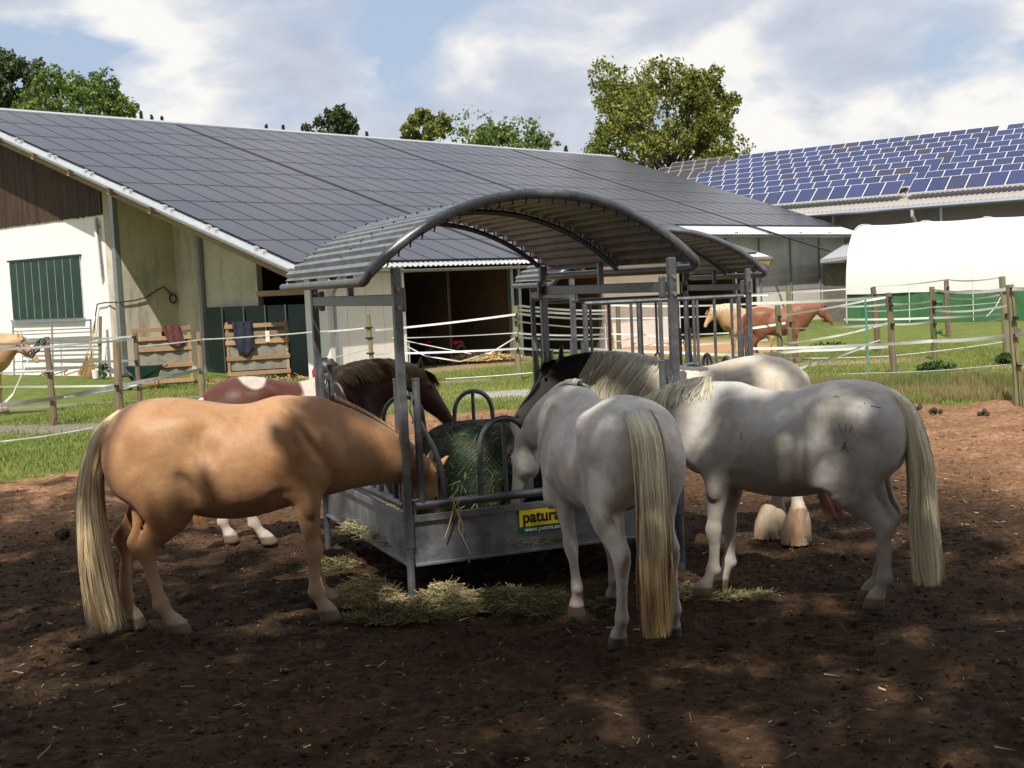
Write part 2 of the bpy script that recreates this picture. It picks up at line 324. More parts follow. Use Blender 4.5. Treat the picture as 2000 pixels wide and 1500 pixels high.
# clods, wood chips and loose straw on the trodden soil
def litter():
    N=26000; x=rng.uniform(-6.5,7.5,N); y=rng.uniform(4.6,20,N); y=4.6+(y-4.6)*rng.uniform(.35,1,N); k=(ground_masks(x,y)[0]<.5)&(np.abs(x)<y*.46); x,y=x[k],y[k]; n=len(x)
    s=rng.gamma(2.,.0030,n)+.003; base=np.array([[1,0,0],[-1,0,0],[0,1,0],[0,-1,0],[0,0,1],[0,0,-1.]]); f=np.array([[0,2,4],[2,1,4],[1,3,4],[3,0,4],[2,0,5],[1,2,5],[3,1,5],[0,3,5]])
    V=base[None]*s[:,None,None]*rng.uniform(.5,1.3,(n,6,1))*np.array([1.2,1.2,.7])+np.stack([x,y,np.full(n,.004)],1)[:,None]+0
    zz=(vn(x,y,1.1,4,3)-.5)*.10+(vn(x,y,5.5,5,3)-.5)*.055+np.clip(vn(x,y,11,6,2)-.55,0,1)*.07-.012; V[:,:,2]+=zz[:,None]
    w=wet(x,y)[:,None]; c=(np.array([.045,.027,.015])*w+np.array([.19,.10,.05])*(1-w))*rng.uniform(.4,1.9,(n,1)); c=np.repeat(c,6,0)
    F2=(f[None]+np.arange(n)[:,None,None]*6).reshape(-1,3)
    tag(link('soil_clods',mesh_np('soil_clods',V.reshape(-1,3),F2,M['litter'],c)),'crumbled soil clods and chips over the trodden paddock',"soil",None,'stuff')
    # flakes and straw
    N=5200; x=rng.uniform(-6,7,N); y=4.6+rng.uniform(0,15,N)*rng.uniform(.2,1,N); k=(ground_masks(x,y)[0]<.5)&(np.abs(x)<y*.46)&(vn(x,y,.8,33)+rng.normal(0,.12,N)>.5); x,y=x[k],y[k]; n=len(x)
    zz=(vn(x,y,1.1,4,3)-.5)*.10+(vn(x,y,5.5,5,3)-.5)*.055+np.clip(vn(x,y,11,6,2)-.55,0,1)*.07
    a=rng.uniform(0,6.283,n); L=rng.gamma(1.5,.008,n)+.004; w=rng.uniform(.0008,.0018,n); ca,sa=np.cos(a),np.sin(a)
    P=np.empty((n,4,3)); 
    for i,(p,q) in enumerate(((-1,-1),(1,-1),(1,1),(-1,1))): P[:,i,0]=x+ca*L*p-sa*w*q; P[:,i,1]=y+sa*L*p+ca*w*q; P[:,i,2]=zz+.003+rng.uniform(-.002,.008,n)*p
    c=np.array([.48,.36,.19])*rng.uniform(.35,1.3,(n,1)); c=np.repeat(c,4,0)
    tag(link('loose_straw',mesh_np('loose_straw',P.reshape(-1,3),np.arange(4*n).reshape(-1,4),M['litter'],c)),'loose bits of straw scattered over the dark soil','straw',None,'stuff')
litter()

# ---------------------------------------------------------------- main barn
E0=Vector((-5.281,32.0,2.698)); th=R(49); pq=R(19)
U=Vector((math.cos(th),math.sin(th),0)); G_=Vector((-math.sin(th),math.cos(th),0)); Vd=G_*math.cos(pq)+Vector((0,0,math.sin(pq))); Nn=U.cross(Vd); ZZ=Vector((0,0,1))
def Wp(u,s,z): return Vector((E0.x,E0.y,0))+U*u+G_*s+ZZ*z
def Rp(u,b,n=0): return E0+U*u+Vd*b+Nn*n
barn=thing('riding_barn','long white barn whose whole roof carries dark solar panels','barn',Wp(0,0,-.2))
ULEN,BR=38.4,19.1
def corr(mb,O,A,B,N_,la,lb,pitch=.2,h=.035,thick=.006):
    """trapezoidal sheet: ribs run along B, repeat along A"""
    k=int(la/pitch); prof=[]
    for i in range(k):
        x=i*pitch
        for dx,z in ((0,0),(.45,0),(.58,1),(.87,1)): prof.append((x+dx*pitch,z*h))
    prof.append((k*pitch,0)); 
    P0=[O+A*x+N_*z for x,z in prof]; P1=[p+B*lb for p in P0]; mb.grid([P0,P1]); mb.grid([[p-N_*thick for p in P1],[p-N_*thick for p in P0]])
    return mb
m=MB(); corr(m,Rp(0,0),U,Vd,Nn,23.6,BR); corr(m,Rp(23.6,3.2),U,Vd,Nn,ULEN-23.6,BR-3.2)
m.quad(Rp(0,BR,-.01),Rp(ULEN,BR,-.01),Rp(ULEN,BR,-.01)+G_*18-ZZ*6.2,Rp(0,BR,-.01)+G_*18-ZZ*6.2)
roof=obj('roof',m,M['alu'],barn,world=True)
# panels
t=NT('dark_solar_glass'); v=t.geo(); oi=t.node('ShaderNodeObjectInfo'); f=t.noise(v,.35,4,.6)
c=t.mix(t.math('MULTIPLY',oi.outputs['Random'],.35),(.020,.021,.033),(.036,.036,.046)); c=t.mix(t.ramp(f,[(.4,0.),(.7,.35)]),c,(.07,.06,.056)); M['pv']=t.out(c,.27,0,.62)
frame_m=simple('black_panel_frame',(.006,.006,.007),.5)
def panel_mesh(w,l,mats,fr=.022,th_=.04):
    me=bpy.data.meshes.new('solar_panel'); a,b=w/2,l/2; V=[];F_=[]
    V+=[(-a,-b,0),(a,-b,0),(a,b,0),(-a,b,0),(-a,-b,th_),(a,-b,th_),(a,b,th_),(-a,b,th_)]
    c_,d=a-fr,b-fr; V+=[(-c_,-d,th_),(c_,-d,th_),(c_,d,th_),(-c_,d,th_),(-c_,-d,th_-.005),(c_,-d,th_-.005),(c_,d,th_-.005),(-c_,d,th_-.005)]
    F_=[(0,1,5,4),(1,2,6,5),(2,3,7,6),(3,0,4,7),(4,5,9,8),(5,6,10,9),(6,7,11,10),(7,4,8,11),(12,13,14,15),(8,9,13,12),(9,10,14,13),(10,11,15,14),(11,8,12,15)]
    me.from_pydata(V,[],F_); 
    for mt in mats: me.materials.append(mt)
    me.polygons[8].material_index=1; me.update(); return me
RP=2.045
pm=panel_mesh(.975,RP-.014,(frame_m,M['pv']),.010)
rotP=Matrix((( U.x,Vd.x,Nn.x),(U.y,Vd.y,Nn.y),(U.z,Vd.z,Nn.z)))
cells=[]
for s0,n in ((.26,9),(9.25,10),(19.21,10),(29.21,9)):
    for i in range(n):
        u0=s0+.985*(i+.5)
        for r in range(9):
            b0=.32+RP*(r+.5)
            if u0>23.2 and r<2: continue
            cells.append((u0,b0))
cells.sort(key=lambda c:(Rp(c[0],c[1])-CO).length)
base=rootloc(roof)
for (u0,b0) in cells[:295]:
    o=link('solar_panel',pm,roof); o.matrix_basis=Matrix.Translation(Rp(u0,b0,.06)-base)@rotP.to_4x4()
m=MB()
for (u0,b0) in cells[295:]: m.box(Rp(u0,b0,.08),(.972,RP-.016,.04),(U,Vd,Nn))
tag(obj('far_solar_panels',m,M['pv'],roof,world=True),kind='stuff')
m=MB(); m.bar(Rp(-.02,-.1,.0),Rp(-.02,BR+.05,.0),.06,.22,Nn); m.bar(Rp(-.14,-.1,.055),Rp(-.14,BR+.05,.055),.28,.03,Nn)
obj('verge_flashing',m,M['alu'],barn,world=True)
for k in range(10):
    for q in (.0,.32):
        mm=MB().box(Rp(-.06,1.2+RP*k+q,.12),(.12,.12,.09),(U,Vd,Nn)); obj('panel_clamp',mm,M['alu'],roof,world=True)
obj('ridge_cap',MB().bar(Rp(-.1,BR+.02,.06),Rp(ULEN+.1,BR+.02,.06),.34,.10,Nn),M['alu'],barn,world=True)
for u0 in (.35,12.,24.):   # visible wooden verge beam, further ones under the porch roof
    obj('rafter',MB().bar(Rp(u0,.1,-.22),Rp(u0,19,-.22),.16,.32,Nn),M['beam'],barn,world=True)
for b0 in (6.2,8.3,10.5,12.6,14.8):
    obj('purlin_end',MB().box(Rp(.12,b0,-.14),(.5,.14,.16),(U,Vd,Nn)),M['beam'],barn,world=True)
for s0_ in (9.19,19.15,29.15): obj('section_gap',MB().bar(Rp(s0_,.3,.085),Rp(s0_,18.7,.085),.17,.05,Nn),frame_m,roof,world=True)
# gutters
def gutter(par,a,b,r=.075,name='gutter'):
    d=(b-a).normalized(); sd=d.cross(ZZ).normalized(); mb=MB()
    for rr,fl in ((r,1),(r-.006,-1)):
        row=[[p+sd*rr*math.cos(t_)-ZZ*rr*math.sin(t_) for t_ in np.linspace(0,math.pi,7)] for p in (a,b)]
        mb.grid(row if fl>0 else row[::-1])
    mb.tube([a+sd*r,b+sd*r],.009,6); return obj(name,mb,M['zinc'],par,world=True,smooth=True)
gutter(barn,Rp(.1,-.07,-.06),Rp(23.7,-.07,-.06)); gutter(barn,Rp(23.9,3.13,-.06),Rp(ULEN,3.13,-.06))
def wall(par,name,a,b,z0,z1,mat,th_=.14,ztop2=None):
    """upright slab from plan point a to b; optional second top height at b"""
    a=Vector((a.x,a.y,0));b=Vector((b.x,b.y,0)); d=(b-a).normalized(); nn=Vector((-d.y,d.x,0))*th_; z2=z1 if ztop2 is None else ztop2
    P=[a+ZZ*z0,b+ZZ*z0,b+ZZ*z2,a+ZZ*z1]; P+= [p+nn for p in P]
    mb=MB().add(P,[(0,1,2,3),(5,4,7,6),(4,0,3,7),(1,5,6,2),(3,2,6,7),(4,5,1,0)]); return obj(name,mb,mat,par,world=True)
ZG=-.3
def zroof(s): return E0.z+s*math.tan(pq)-.10
# left gable wall: white plaster below, boards above, green boarded window
GU=1.15; sL,sR=22.,8.3
def gp(px,py,u=GU):   # photo pixel -> point on the gable plane u
    d=ray(px,py); O=Wp(u,0,0); t_=(O-CO).dot(U)/d.dot(U); return CO+d*t_
def s_of(p): return (p-Wp(0,0,0)).dot(G_)
sR=s_of(gp(214,600)); zt=gp(100,428).z
wall(barn,'gable_wall',Wp(GU,sL,0),Wp(GU,sR,0),ZG,zt,M['plaster'],.25)
n=0; s_=sR+.02
while s_<sL:
    w_=.16+.04*random.random(); zt2=zroof(s_)-.12
    b=MB().add([Wp(GU-.05,s_,zt-.06-.05*random.random()),Wp(GU-.05,s_+w_-.012,zt-.06),Wp(GU-.05,s_+w_-.012,zt2),Wp(GU-.05,s_,zt2),Wp(GU+.02,s_,zt-.06),Wp(GU+.02,s_+w_-.012,zt-.06),Wp(GU+.02,s_+w_-.012,zt2),Wp(GU+.02,s_,zt2)],[(3,2,1,0),(4,5,6,7),(0,1,5,4),(2,3,7,6),(1,2,6,5),(3,0,4,7)])
    obj('gable_board',b,M['darkwood'],barn,world=True); s_+=w_
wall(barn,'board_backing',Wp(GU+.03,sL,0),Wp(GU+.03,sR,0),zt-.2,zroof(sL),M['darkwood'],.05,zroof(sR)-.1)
wa,wb_=gp(22,505),gp(160,500); wc,wd=gp(30,625),gp(166,620); s0,s1=s_of(wd),s_of(wc); z0,z1=wc.z,wb_.z
win=obj('window',MB().box(Wp(GU-.02,(s0+s1)/2,(z0+z1)/2),(.06,s1-s0,z1-z0),(U,G_,ZZ)),M['alu'],barn,world=True)
nb=9
for i in range(nb):
    ww=(s1-s0)/nb; obj('window_board',MB().box(Wp(GU-.065,s0+ww*(i+.5),(z0+z1)/2),(.03,ww-.016,z1-z0-.02),(U,G_,ZZ)),M['green'],win,world=True,bevel=.006)
for i in range(1,nb): obj('window_lit_seam',MB().box(Wp(GU-.085,s0+ww*i,(z0+z1)/2),(.012,.014,z1-z0-.03),(U,G_,ZZ)),M['alu'],win,world=True)  # pale strips and backing put the lit seams between boards into colour
obj('window_frame',MB().box(Wp(GU-.06,(s0+s1)/2,z1+.03),(.12,s1-s0+.12,.06),(U,G_,ZZ)),M['greend'],win,world=True)
obj('window_sill',MB().box(Wp(GU-.07,(s0+s1)/2,z0-.03),(.16,s1-s0+.1,.05),(U,G_,ZZ)),M['zinc'],win,world=True)
# end pier, steel column, recessed porch walls
wall(barn,'pier',Wp(GU,sR-.004,0),Wp(GU+.3,sR-.30,0),ZG,zroof(sR-.3)-.2,M['recess'],.22)
sc=s_of(gp(228,600)); 
obj('steel_column',MB().box(Wp(GU+.1,sc,1.7),(.16,.20,7.3),(U,G_,ZZ)),M['zinc'],barn,world=True)
obj('side_wall',MB().quad(Wp(GU+.2,sc-.08,ZG),Wp(3.6,sc-.08,ZG),Wp(3.6,sc-.08,zroof(sc)-.05),Wp(GU+.2,sc-.08,zroof(sc)-.05)).quad(Wp(GU+.2,sc+.1,ZG),Wp(3.6,sc+.1,ZG),Wp(3.6,sc+.1,zroof(sc)-.05),Wp(GU+.2,sc+.1,zroof(sc)-.05)),M['recess'],barn,world=True)
UB=3.3; se=s_of(gp(505,600,UB))
wall(barn,'back_wall',Wp(UB,sc,0),Wp(UB,se,0),ZG,zroof(sc)-.1,M['recess'],.2,zroof(se)-.1)
sp_=s_of(gp(400,600,UB)); obj('steel_column',MB().box(Wp(UB-.1,sp_-.03,1.6),(.12,.14,5.2),(U,G_,ZZ)),M['zinc'],barn,world=True)
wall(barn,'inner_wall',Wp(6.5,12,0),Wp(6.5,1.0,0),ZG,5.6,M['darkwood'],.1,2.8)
obj('lintel',MB().box(Wp(UB,(se+.9)/2,2.15),(.1,se-.9,.16),(U,G_,ZZ)),M['beam'],barn,world=True)
# green door panels of the porch
dz=gp(500,597,UB-.2).z
for a,b in ((405,438),(441,480),(483,522),(525,562),(565,606)):
    p,q=gp(a,640,UB-.2),gp(b,640,UB-.2); obj('door_panel',MB().box((Vector((p.x,p.y,dz/2-.1))+Vector((q.x,q.y,dz/2-.1)))/2,(.05,(q-p).length,dz+.2),(U,G_,ZZ)),M['greend'],barn,world=True,bevel=.01)
    obj('door_post',MB().box(Vector((q.x,q.y,dz/2-.1))-U*.03,(.05,.05,dz+.22),(U,G_,ZZ)),M['zinc'],barn,world=True)
# walls under the eave
SE=.62
def ew(px,py,s=SE):
    d=ray(px,py); O=Wp(0,s,0); t_=(O-CO).dot(G_)/d.dot(G_); return CO+d*t_
def u_of(p): return (p-Wp(0,0,0)).dot(U)
ua,ub,uc,ud,ue,uf=[u_of(ew(x,640)) for x in (643,785,1003,1178,1330,1440)]
zE=zroof(SE)-.06
def panels_wall(u0,u1,n,name='wall_panel',mat='panelw'):
    for i in range(n):
        a=u0+(u1-u0)*i/n; b=u0+(u1-u0)*(i+1)/n
        obj(name,MB().box(Wp((a+b)/2,SE+.05,(zE+ZG)/2),(b-a-.012,.1,zE-ZG),(U,G_,ZZ)),M[mat],barn,world=True)
panels_wall(ua,ub,4); panels_wall(ud,ue,4)
wall(barn,'end_wall',Wp(ua-.02,SE+.02,0),Wp(ua-.02,SE+.9,0),ZG,zE,M['white'],-.1,zroof(SE+.9)-.1)
obj('corner_trim',MB().box(Wp(ub+.05,SE,(zE+ZG)/2),(.09,.16,zE-ZG),(U,G_,ZZ)),M['white'],barn,world=True)
obj('downpipe',MB().tube([Rp(ua+.1,-.05,-.1),Wp(ua+.12,SE-.12,2.1),Wp(ua+.12,SE-.12,-.2)],.045,8),M['zinc'],barn,world=True,smooth=True)
for uu in (uc,uc+.35,ud,uf,23.2): obj('steel_column',MB().box(Wp(uu,SE+.05,(zE+ZG)/2),(.13,.14,zE-ZG),(U,G_,ZZ)),M['zinc'],barn,world=True)
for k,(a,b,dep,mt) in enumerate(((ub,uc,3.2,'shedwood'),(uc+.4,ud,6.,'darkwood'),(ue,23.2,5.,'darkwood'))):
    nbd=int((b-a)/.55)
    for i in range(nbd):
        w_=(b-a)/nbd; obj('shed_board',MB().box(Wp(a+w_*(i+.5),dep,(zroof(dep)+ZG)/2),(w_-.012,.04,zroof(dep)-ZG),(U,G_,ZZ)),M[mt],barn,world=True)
    for uu in (a,b):
        obj('partition',MB().add([Wp(uu,SE+.12,ZG),Wp(uu,dep,ZG),Wp(uu,dep,zroof(dep)),Wp(uu,SE+.12,zroof(SE+.12)),Wp(uu+.06,SE+.12,ZG),Wp(uu+.06,dep,ZG),Wp(uu+.06,dep,zroof(dep)),Wp(uu+.06,SE+.12,zroof(SE+.12))],[(0,1,2,3),(7,6,5,4),(0,3,7,4),(1,5,6,2)]),M['shedwood'],barn,world=True)
# right, set-back translucent wall
S2=3.75; z2=zroof(S2)-.05
t=NT('twinwall_sheet'); g=t.noise(t.geo((1,1,.6)),.8,5,.6); wv=t.node('ShaderNodeTexWave'); wv.inputs['Scale'].default_value=6; t.l.new(t.coord((.656,.7547,0)),wv.inputs[0])
c=t.ramp(g,[(.3,(.36,.35,.33)),(.7,(.52,.50,.47))]); M['poly']=t.out(c,.22,0,.7)
n=5; ur0=23.7; ur1=37.6
for i in range(n):
    a=ur0+(ur1-ur0)*i/n; b=ur0+(ur1-ur0)*(i+1)/n
    obj('wall_sheet',MB().box(Wp((a+b)/2,S2,(z2+1.25)/2),(b-a-.02,.05,z2-1.25),(U,G_,ZZ)),M['poly'],barn,world=True)
    obj('wall_panel',MB().box(Wp((a+b)/2,S2,(1.22+ZG)/2),(b-a-.02,.1,1.22-ZG),(U,G_,ZZ)),M['panelw'],barn,world=True)
    obj('wall_post',MB().box(Wp(b,S2-.06,(z2+ZG)/2),(.09,.08,z2-ZG),(U,G_,ZZ)),M['zinc'],barn,world=True)
    obj('eave_bracket',MB().box(Wp(b,S2-.35,z2-.05),(.08,.6,.12),(U,G_,ZZ)),M['zinc'],barn,world=True)
wall(barn,'right_wall',Wp(ur1,S2,0),Wp(ur1,30,0),ZG,z2,M['panelw'],.1,4)
wall(barn,'porch_end_wall',Wp(23.5,S2,0),Wp(23.5,SE,0),ZG,z2,M['shedwood'],.1,zE)
wall(barn,'rear_wall',Wp(ur1,34,0),Wp(GU,34,0),ZG,3.,M['panelw'],.1)

# ---------------------------------------------------------------- barn with blue panels
ub_=Vector((math.sin(th),-math.cos(th),0)); bp=R(15); hb=Vector((math.cos(th),math.sin(th),0)); vb=hb*math.cos(bp)+ZZ*math.sin(bp)
B0=atY(1765,379,63); nb_=ub_.cross(vb)
if nb_.z<0: nb_=-nb_
bb=thing('blue_panel_barn','grey beige hall behind the tent under rows of blue solar panels','barn',(B0.x,B0.y,-.3))
def Bp(u,b,n=0): return B0+ub_*u+vb*b+nb_*n
m=MB(); corr(m,Bp(-26,-1.15,-.35),ub_,vb,nb_,46,17,.25,.05)
broof=obj('roof',m,simple('pale_roof_sheet',(.40,.37,.33),.5,0,.1),bb,world=True)
gutter(bb,Bp(20,-1.3,-.42),Bp(-26,-1.3,-.42),.11)
tl=R(40); vt=hb*math.cos(tl)+ZZ*math.sin(tl); nt=ub_.cross(vt)
if nt.z<0: nt=-nt
t=NT('blue_solar_cells'); oi=t.node('ShaderNodeObjectInfo'); wv=t.node('ShaderNodeTexWave'); wv.inputs['Scale'].default_value=2.6; t.l.new(t.coord((1,0,0)),wv.inputs[0])
c=t.ramp(oi.outputs['Random'],[(0,(.016,.026,.085)),(.6,(.026,.040,.125)),(.94,(.028,.030,.07)),(.99,(.04,.03,.036))]); c=t.mix(t.ramp(wv.outputs['Fac'],[(.8,0.),(.95,.6)]),c,(.12,.14,.22)); M['pvb']=t.out(c,.3,0,.5)
fw=simple('white_panel_frame',(.8,.8,.78),.4,0,.02)
pbm=panel_mesh(.940,1.09,(fw,M['pvb']),.016,.03)
rotB=Matrix((( ub_.x,vt.x,nt.x),(ub_.y,vt.y,nt.y),(ub_.z,vt.z,nt.z))); base=rootloc(broof)
fb=simple('brown_frame',(.35,.33,.31),.5); t=NT('brown_solar_cells'); M['pvd']=t.out((.05,.042,.045),.35)
pdm=panel_mesh(.93,1.09,(fb,M['pvd']),.03,.05)
for r in range(9):
    for c_ in range(-23,9):
        if c_>=0: u0=.64+c_*.945; me=pbm
        elif c_>=-18: u0=-.52-(-c_-1)*.945-.25; me=pbm
        else: u0=-.52-(-c_-1)*.945-.75; me=pdm
        if c_<-18 and r<6: continue
        if r<4 and u0<-15.5: continue
        P=Bp(u0,r*1.69,.0)+vt*.545
        o=link('solar_panel',me,broof); o.matrix_basis=Matrix.Translation(P-base)@rotB.to_4x4()
for r in range(9): 
    for a,b in ((-17.4,-.15),(.05,9)):
        obj('panel_rail',MB().bar(Bp(a,r*1.69+.55,.1),Bp(b,r*1.69+.55,.1),.12,.45,vb),M['black'],broof,world=True)
zb=(Bp(0,-1.0,-.5)).z
def Bw(u,d,z): p=Bp(u,d,0); return Vector((p.x,p.y,z))
for i in range(8):
    a=-26+i*5.6
    obj('wall_panel',MB().box((Bw(a+2.8,-.2,(zb-.3)/2)),(5.5,.15,zb+.3),(ub_,hb,ZZ)),simple('taupe_wall',(.20,.175,.135),.8,0,.08,1) if i==0 else bpy.data.materials['taupe_wall'],bb,world=True)
    obj('wall_post',MB().box(Bw(a+5.6,-.33,(zb-.3)/2),(.12,.1,zb+.3),(ub_,hb,ZZ)),M['alu'],bb,world=True)
q=Bp(.9,-1.3,-.5); obj('downpipe',MB().tube([q,q-ZZ*.3,Bw(.9,-.42,q.z-.9),Bw(.9,-.42,0)],.09,8),M['alu'],bb,world=True,smooth=True)
wall(bb,'gable_wall',Bw(-26,-.2,0),Bw(-26,16,0),-.3,zb,M['panelw'],.1,zb+3.6)

# small hut left of the tent
hp=atY(1640,620,57); hut=thing('hut','small dark hut with a pale corrugated roof left of the tent','hut',(hp.x,hp.y,-.2))
def hq(px,py,Y): return atY(px,py,Y)
a=hq(1602,507,56);b=hq(1680,497,54.5);c=hq(1690,478,60);d=hq(1648,478,61)
m=MB(); m.quad(a,b,c,d); m.quad(a-ZZ*.15,b-ZZ*.15,b,a); obj('roof',m,M['alu'],hut,world=True)
a2=hq(1610,515,56.6);b2=hq(1668,510,55.6)
wall(hut,'wall',a2,b2,-.3,a2.z-.0,simple('hut_wall',(.14,.12,.10),.8),.1); wall(hut,'side_wall',hq(1610,515,56.6),hq(1630,515,61),-.3,a2.z,bpy.data.materials['hut_wall'],.1)

# ---------------------------------------------------------------- tunnel tent
tA=onZ(1655,633,-.2); tent=thing('tunnel_tent','white tunnel tent with green lower walls on the meadow','tent',tA)
ta=Vector((.84,-.54,0)).normalized(); tb=Vector((.54,.84,0)).normalized()
def prof(t_,W_=6.,H_=4.15,z0=0):   # t_ 0..1 over the arch
    an=math.pi*t_; x=W_/2*(1-math.copysign(abs(math.cos(an))**.72,math.cos(an))); z=H_*abs(math.sin(an))**.62; return x,z
def tp(l,t_,o=0):
    x,z=prof(t_); return tA+ta*l+tb*(x)+ZZ*(z)+(ZZ*o if .2<t_<.8 else -tb*o)
TL=10.2
ts=[.0,.03,.06,.09,.12,.16,.2,.26,.32,.38,.44,.5,.56,.62,.68,.74,.8,.86,.92,1.]
zs=[prof(x)[1] for x in ts]
bay=[0,2.6,5.1,7.6,TL]
def clipz(l,t_,zmin):
    x,z=prof(t_); return tA+ta*l+tb*x+ZZ*max(z,zmin)
for i in range(4):
    for nm,lo,hi,mt in (('green_wall',0,1.22,'tarp'),('lower_sheet',1.2,2.25,'pvc2'),('roof_sheet',2.25,9,'pvc')):
        rows=[]
        for k in range(9):
            l=bay[i]+(bay[i+1]-bay[i])*k/8; row=[]
            tt=[0]+[x for x in np.linspace(.001,.5,60) if lo<prof(x)[1]<hi]+([] if hi<9 else list(np.linspace(.5,.999,20)))
            if nm!='roof_sheet': tt=[x for x in np.linspace(.0005,.5,90) if lo-.03<=prof(x)[1]<=hi+.03]; 
            sag=-.05*math.sin(math.pi*k/8) if nm=='roof_sheet' else -.02*math.sin(math.pi*k/8)
            if nm=='green_wall': row=[tA+ta*l+tb*(.03+.04*math.sin(l*3.1+zz_))+ZZ*zz_ for zz_ in (0,.3,.6,.9,1.22)]
            else:
                pp=[prof(x) for x in (tt if nm!='roof_sheet' else [x for x in np.linspace(.0005,.9995,160) if prof(x)[1]>hi*0+2.2 or x>.5])]
                pp=pp[::max(1,len(pp)//14)] if nm!='roof_sheet' else pp[::4]
                row=[tA+ta*l+tb*(x-(.06 if nm!='green_wall' and z<2.3 else 0)-sag*.3)+ZZ*(z+sag) for x,z in pp]
            rows.append(row)
        nmin=min(len(r) for r in rows); rows=[r[:nmin] for r in rows]
        obj(nm,MB().grid(rows),M[mt],tent,world=True,smooth=True)
for l in bay:
    obj('arch_pipe',MB().tube([tA+ta*l+tb*(x-.07)+ZZ*(z+.03) for x,z in [prof(q) for q in np.linspace(.0,1,40)]],.018,6),M['pvc2'],tent,world=True,smooth=True)
for l,nm in ((0,'left_end_sheet'),(TL,'right_end_sheet')):
    pts=[prof(q) for q in np.linspace(0,1,40)]; P=[tA+ta*l+tb*x+ZZ*z for x,z in pts]
    if l==0: obj('end_sheet',MB().add(P,[tuple(range(len(P)))]),M['pvc2'],tent,world=True)
# ---------------------------------------------------------------- things in front of the barn
def vpole(name,p,h,r,mat,parent=None,n=8): return obj(name,MB().tube([p,p+ZZ*h],r,n),mat,parent,world=True,smooth=True)
# long white lamp tube on the wall, cable coil
a,b=gp(185,425,GU-.13),gp(196,540,GU-.13)
lt=thing('wall_lamp','long white lamp tube fixed upright on the white barn wall','lamp',a)
obj('tube',MB().tube([a,b],.055,10),M['white'],lt,world=True,smooth=True); obj('back_plate',MB().bar(a+U*.03-ZZ*0,b+U*.03,.16,.03,U),M['zinc'],lt,world=True); obj('bracket',MB().bar(a.lerp(b,.15),a.lerp(b,.15)+U*.12,.06,.06),M['zinc'],lt,world=True); obj('bracket',MB().bar(a.lerp(b,.85),a.lerp(b,.85)+U*.12,.06,.06),M['zinc'],lt,world=True)
def sidep(px,py):  # on the porch side wall plane (s = sc-.1)
    d=ray(px,py); O=Wp(0,sc-.14,0); t_=(O-CO).dot(G_)/d.dot(G_); return CO+d*t_
pts=[gp(184,650,GU-.1),gp(187,612,GU-.1),gp(190,594,GU-.1),gp(205,591,GU-.1),sidep(235,590),sidep(262,587),sidep(285,581),sidep(305,568),sidep(320,560),sidep(330,570),sidep(336,578)]
cb=obj('cable',MB().tube(pts,.022,6),M['cable'],smooth=True); tag(cb,'dark cable running along the porch wall to a hanging coil','cable')
c0=sidep(337,583); r_=.12; obj('coil',MB().tube([c0+U*r_*math.cos(t_)+ZZ*(r_*1.2*math.sin(t_))-G_*.03 for t_ in np.linspace(0,6.2,20)],.028,6,close=True),M['cable'],cb,smooth=True)
# leaning metal gate
gate=thing('field_gate','galvanised bar gate leaning against the white barn wall under the green window','gate',gp(100,735,.7))
UG=.75
def gg(px,py): return gp(px,py,UG)
for k,y in enumerate((630,646,653,662,672,687,705,720)):
    obj('bar',MB().tube([gg(26,y+1.5),gg(178,y-5)],.028 if k in(0,4,5) else .017,6),M['zinc'],gate,world=True,smooth=True)
for x in (26,102,178): obj('upright',MB().tube([gg(x-1,627),gg(x+2,734)],.03,6),M['zinc'],gate,world=True,smooth=True)
# brooms
for i,(x0,y0,x1,y1,lb) in enumerate(((187,618,160,722,'besom broom leaning by the gate, its handle slanting furthest left'),(184,632,171,724,'besom broom with a pale handle in the middle of the three by the gate'),(186,640,178,722,'upright besom broom nearest the plant pot by the barn corner'))):
    p,q=gp(x0,y0,.62),gp(x1,y1,.45); q.z=-.15; br=thing('broom',lb,'broom',q,group='besom brooms leaning at the barn wall'); kn=p.lerp(q,.66)
    obj('handle',MB().tube([p,kn],.017,6),M['blonde'],br,world=True,smooth=True)
    m=MB()
    for k in range(70):
        a_=random.uniform(0,6.28); rr=random.uniform(.03,.16); e=q+Vector((math.cos(a_)*rr,math.sin(a_)*rr*.6,random.uniform(0,.08))); s=kn+Vector((math.cos(a_)*.02,math.sin(a_)*.02,random.uniform(-.03,.1))); m.bar(s,e,.009,.009)
    tag(obj('bristles',m,M['straw'],br,world=True),kind='stuff')
p=gp(197,742,.35); p.z=-.19
bd=thing('plank','upright board leaning at the barn corner with a green hook','plank',p); a,b=gp(195,735,.6),gp(196,618,.85)
obj('board',MB().bar(a,b,.14,.03,U),M['postg'],bd,world=True); h_=gp(194,668,.55); obj('hook_rack',MB().tube([h_+G_*.1,h_-ZZ*.08,h_-G_*.1],.05,6),M['tarp'],bd,world=True,smooth=True)
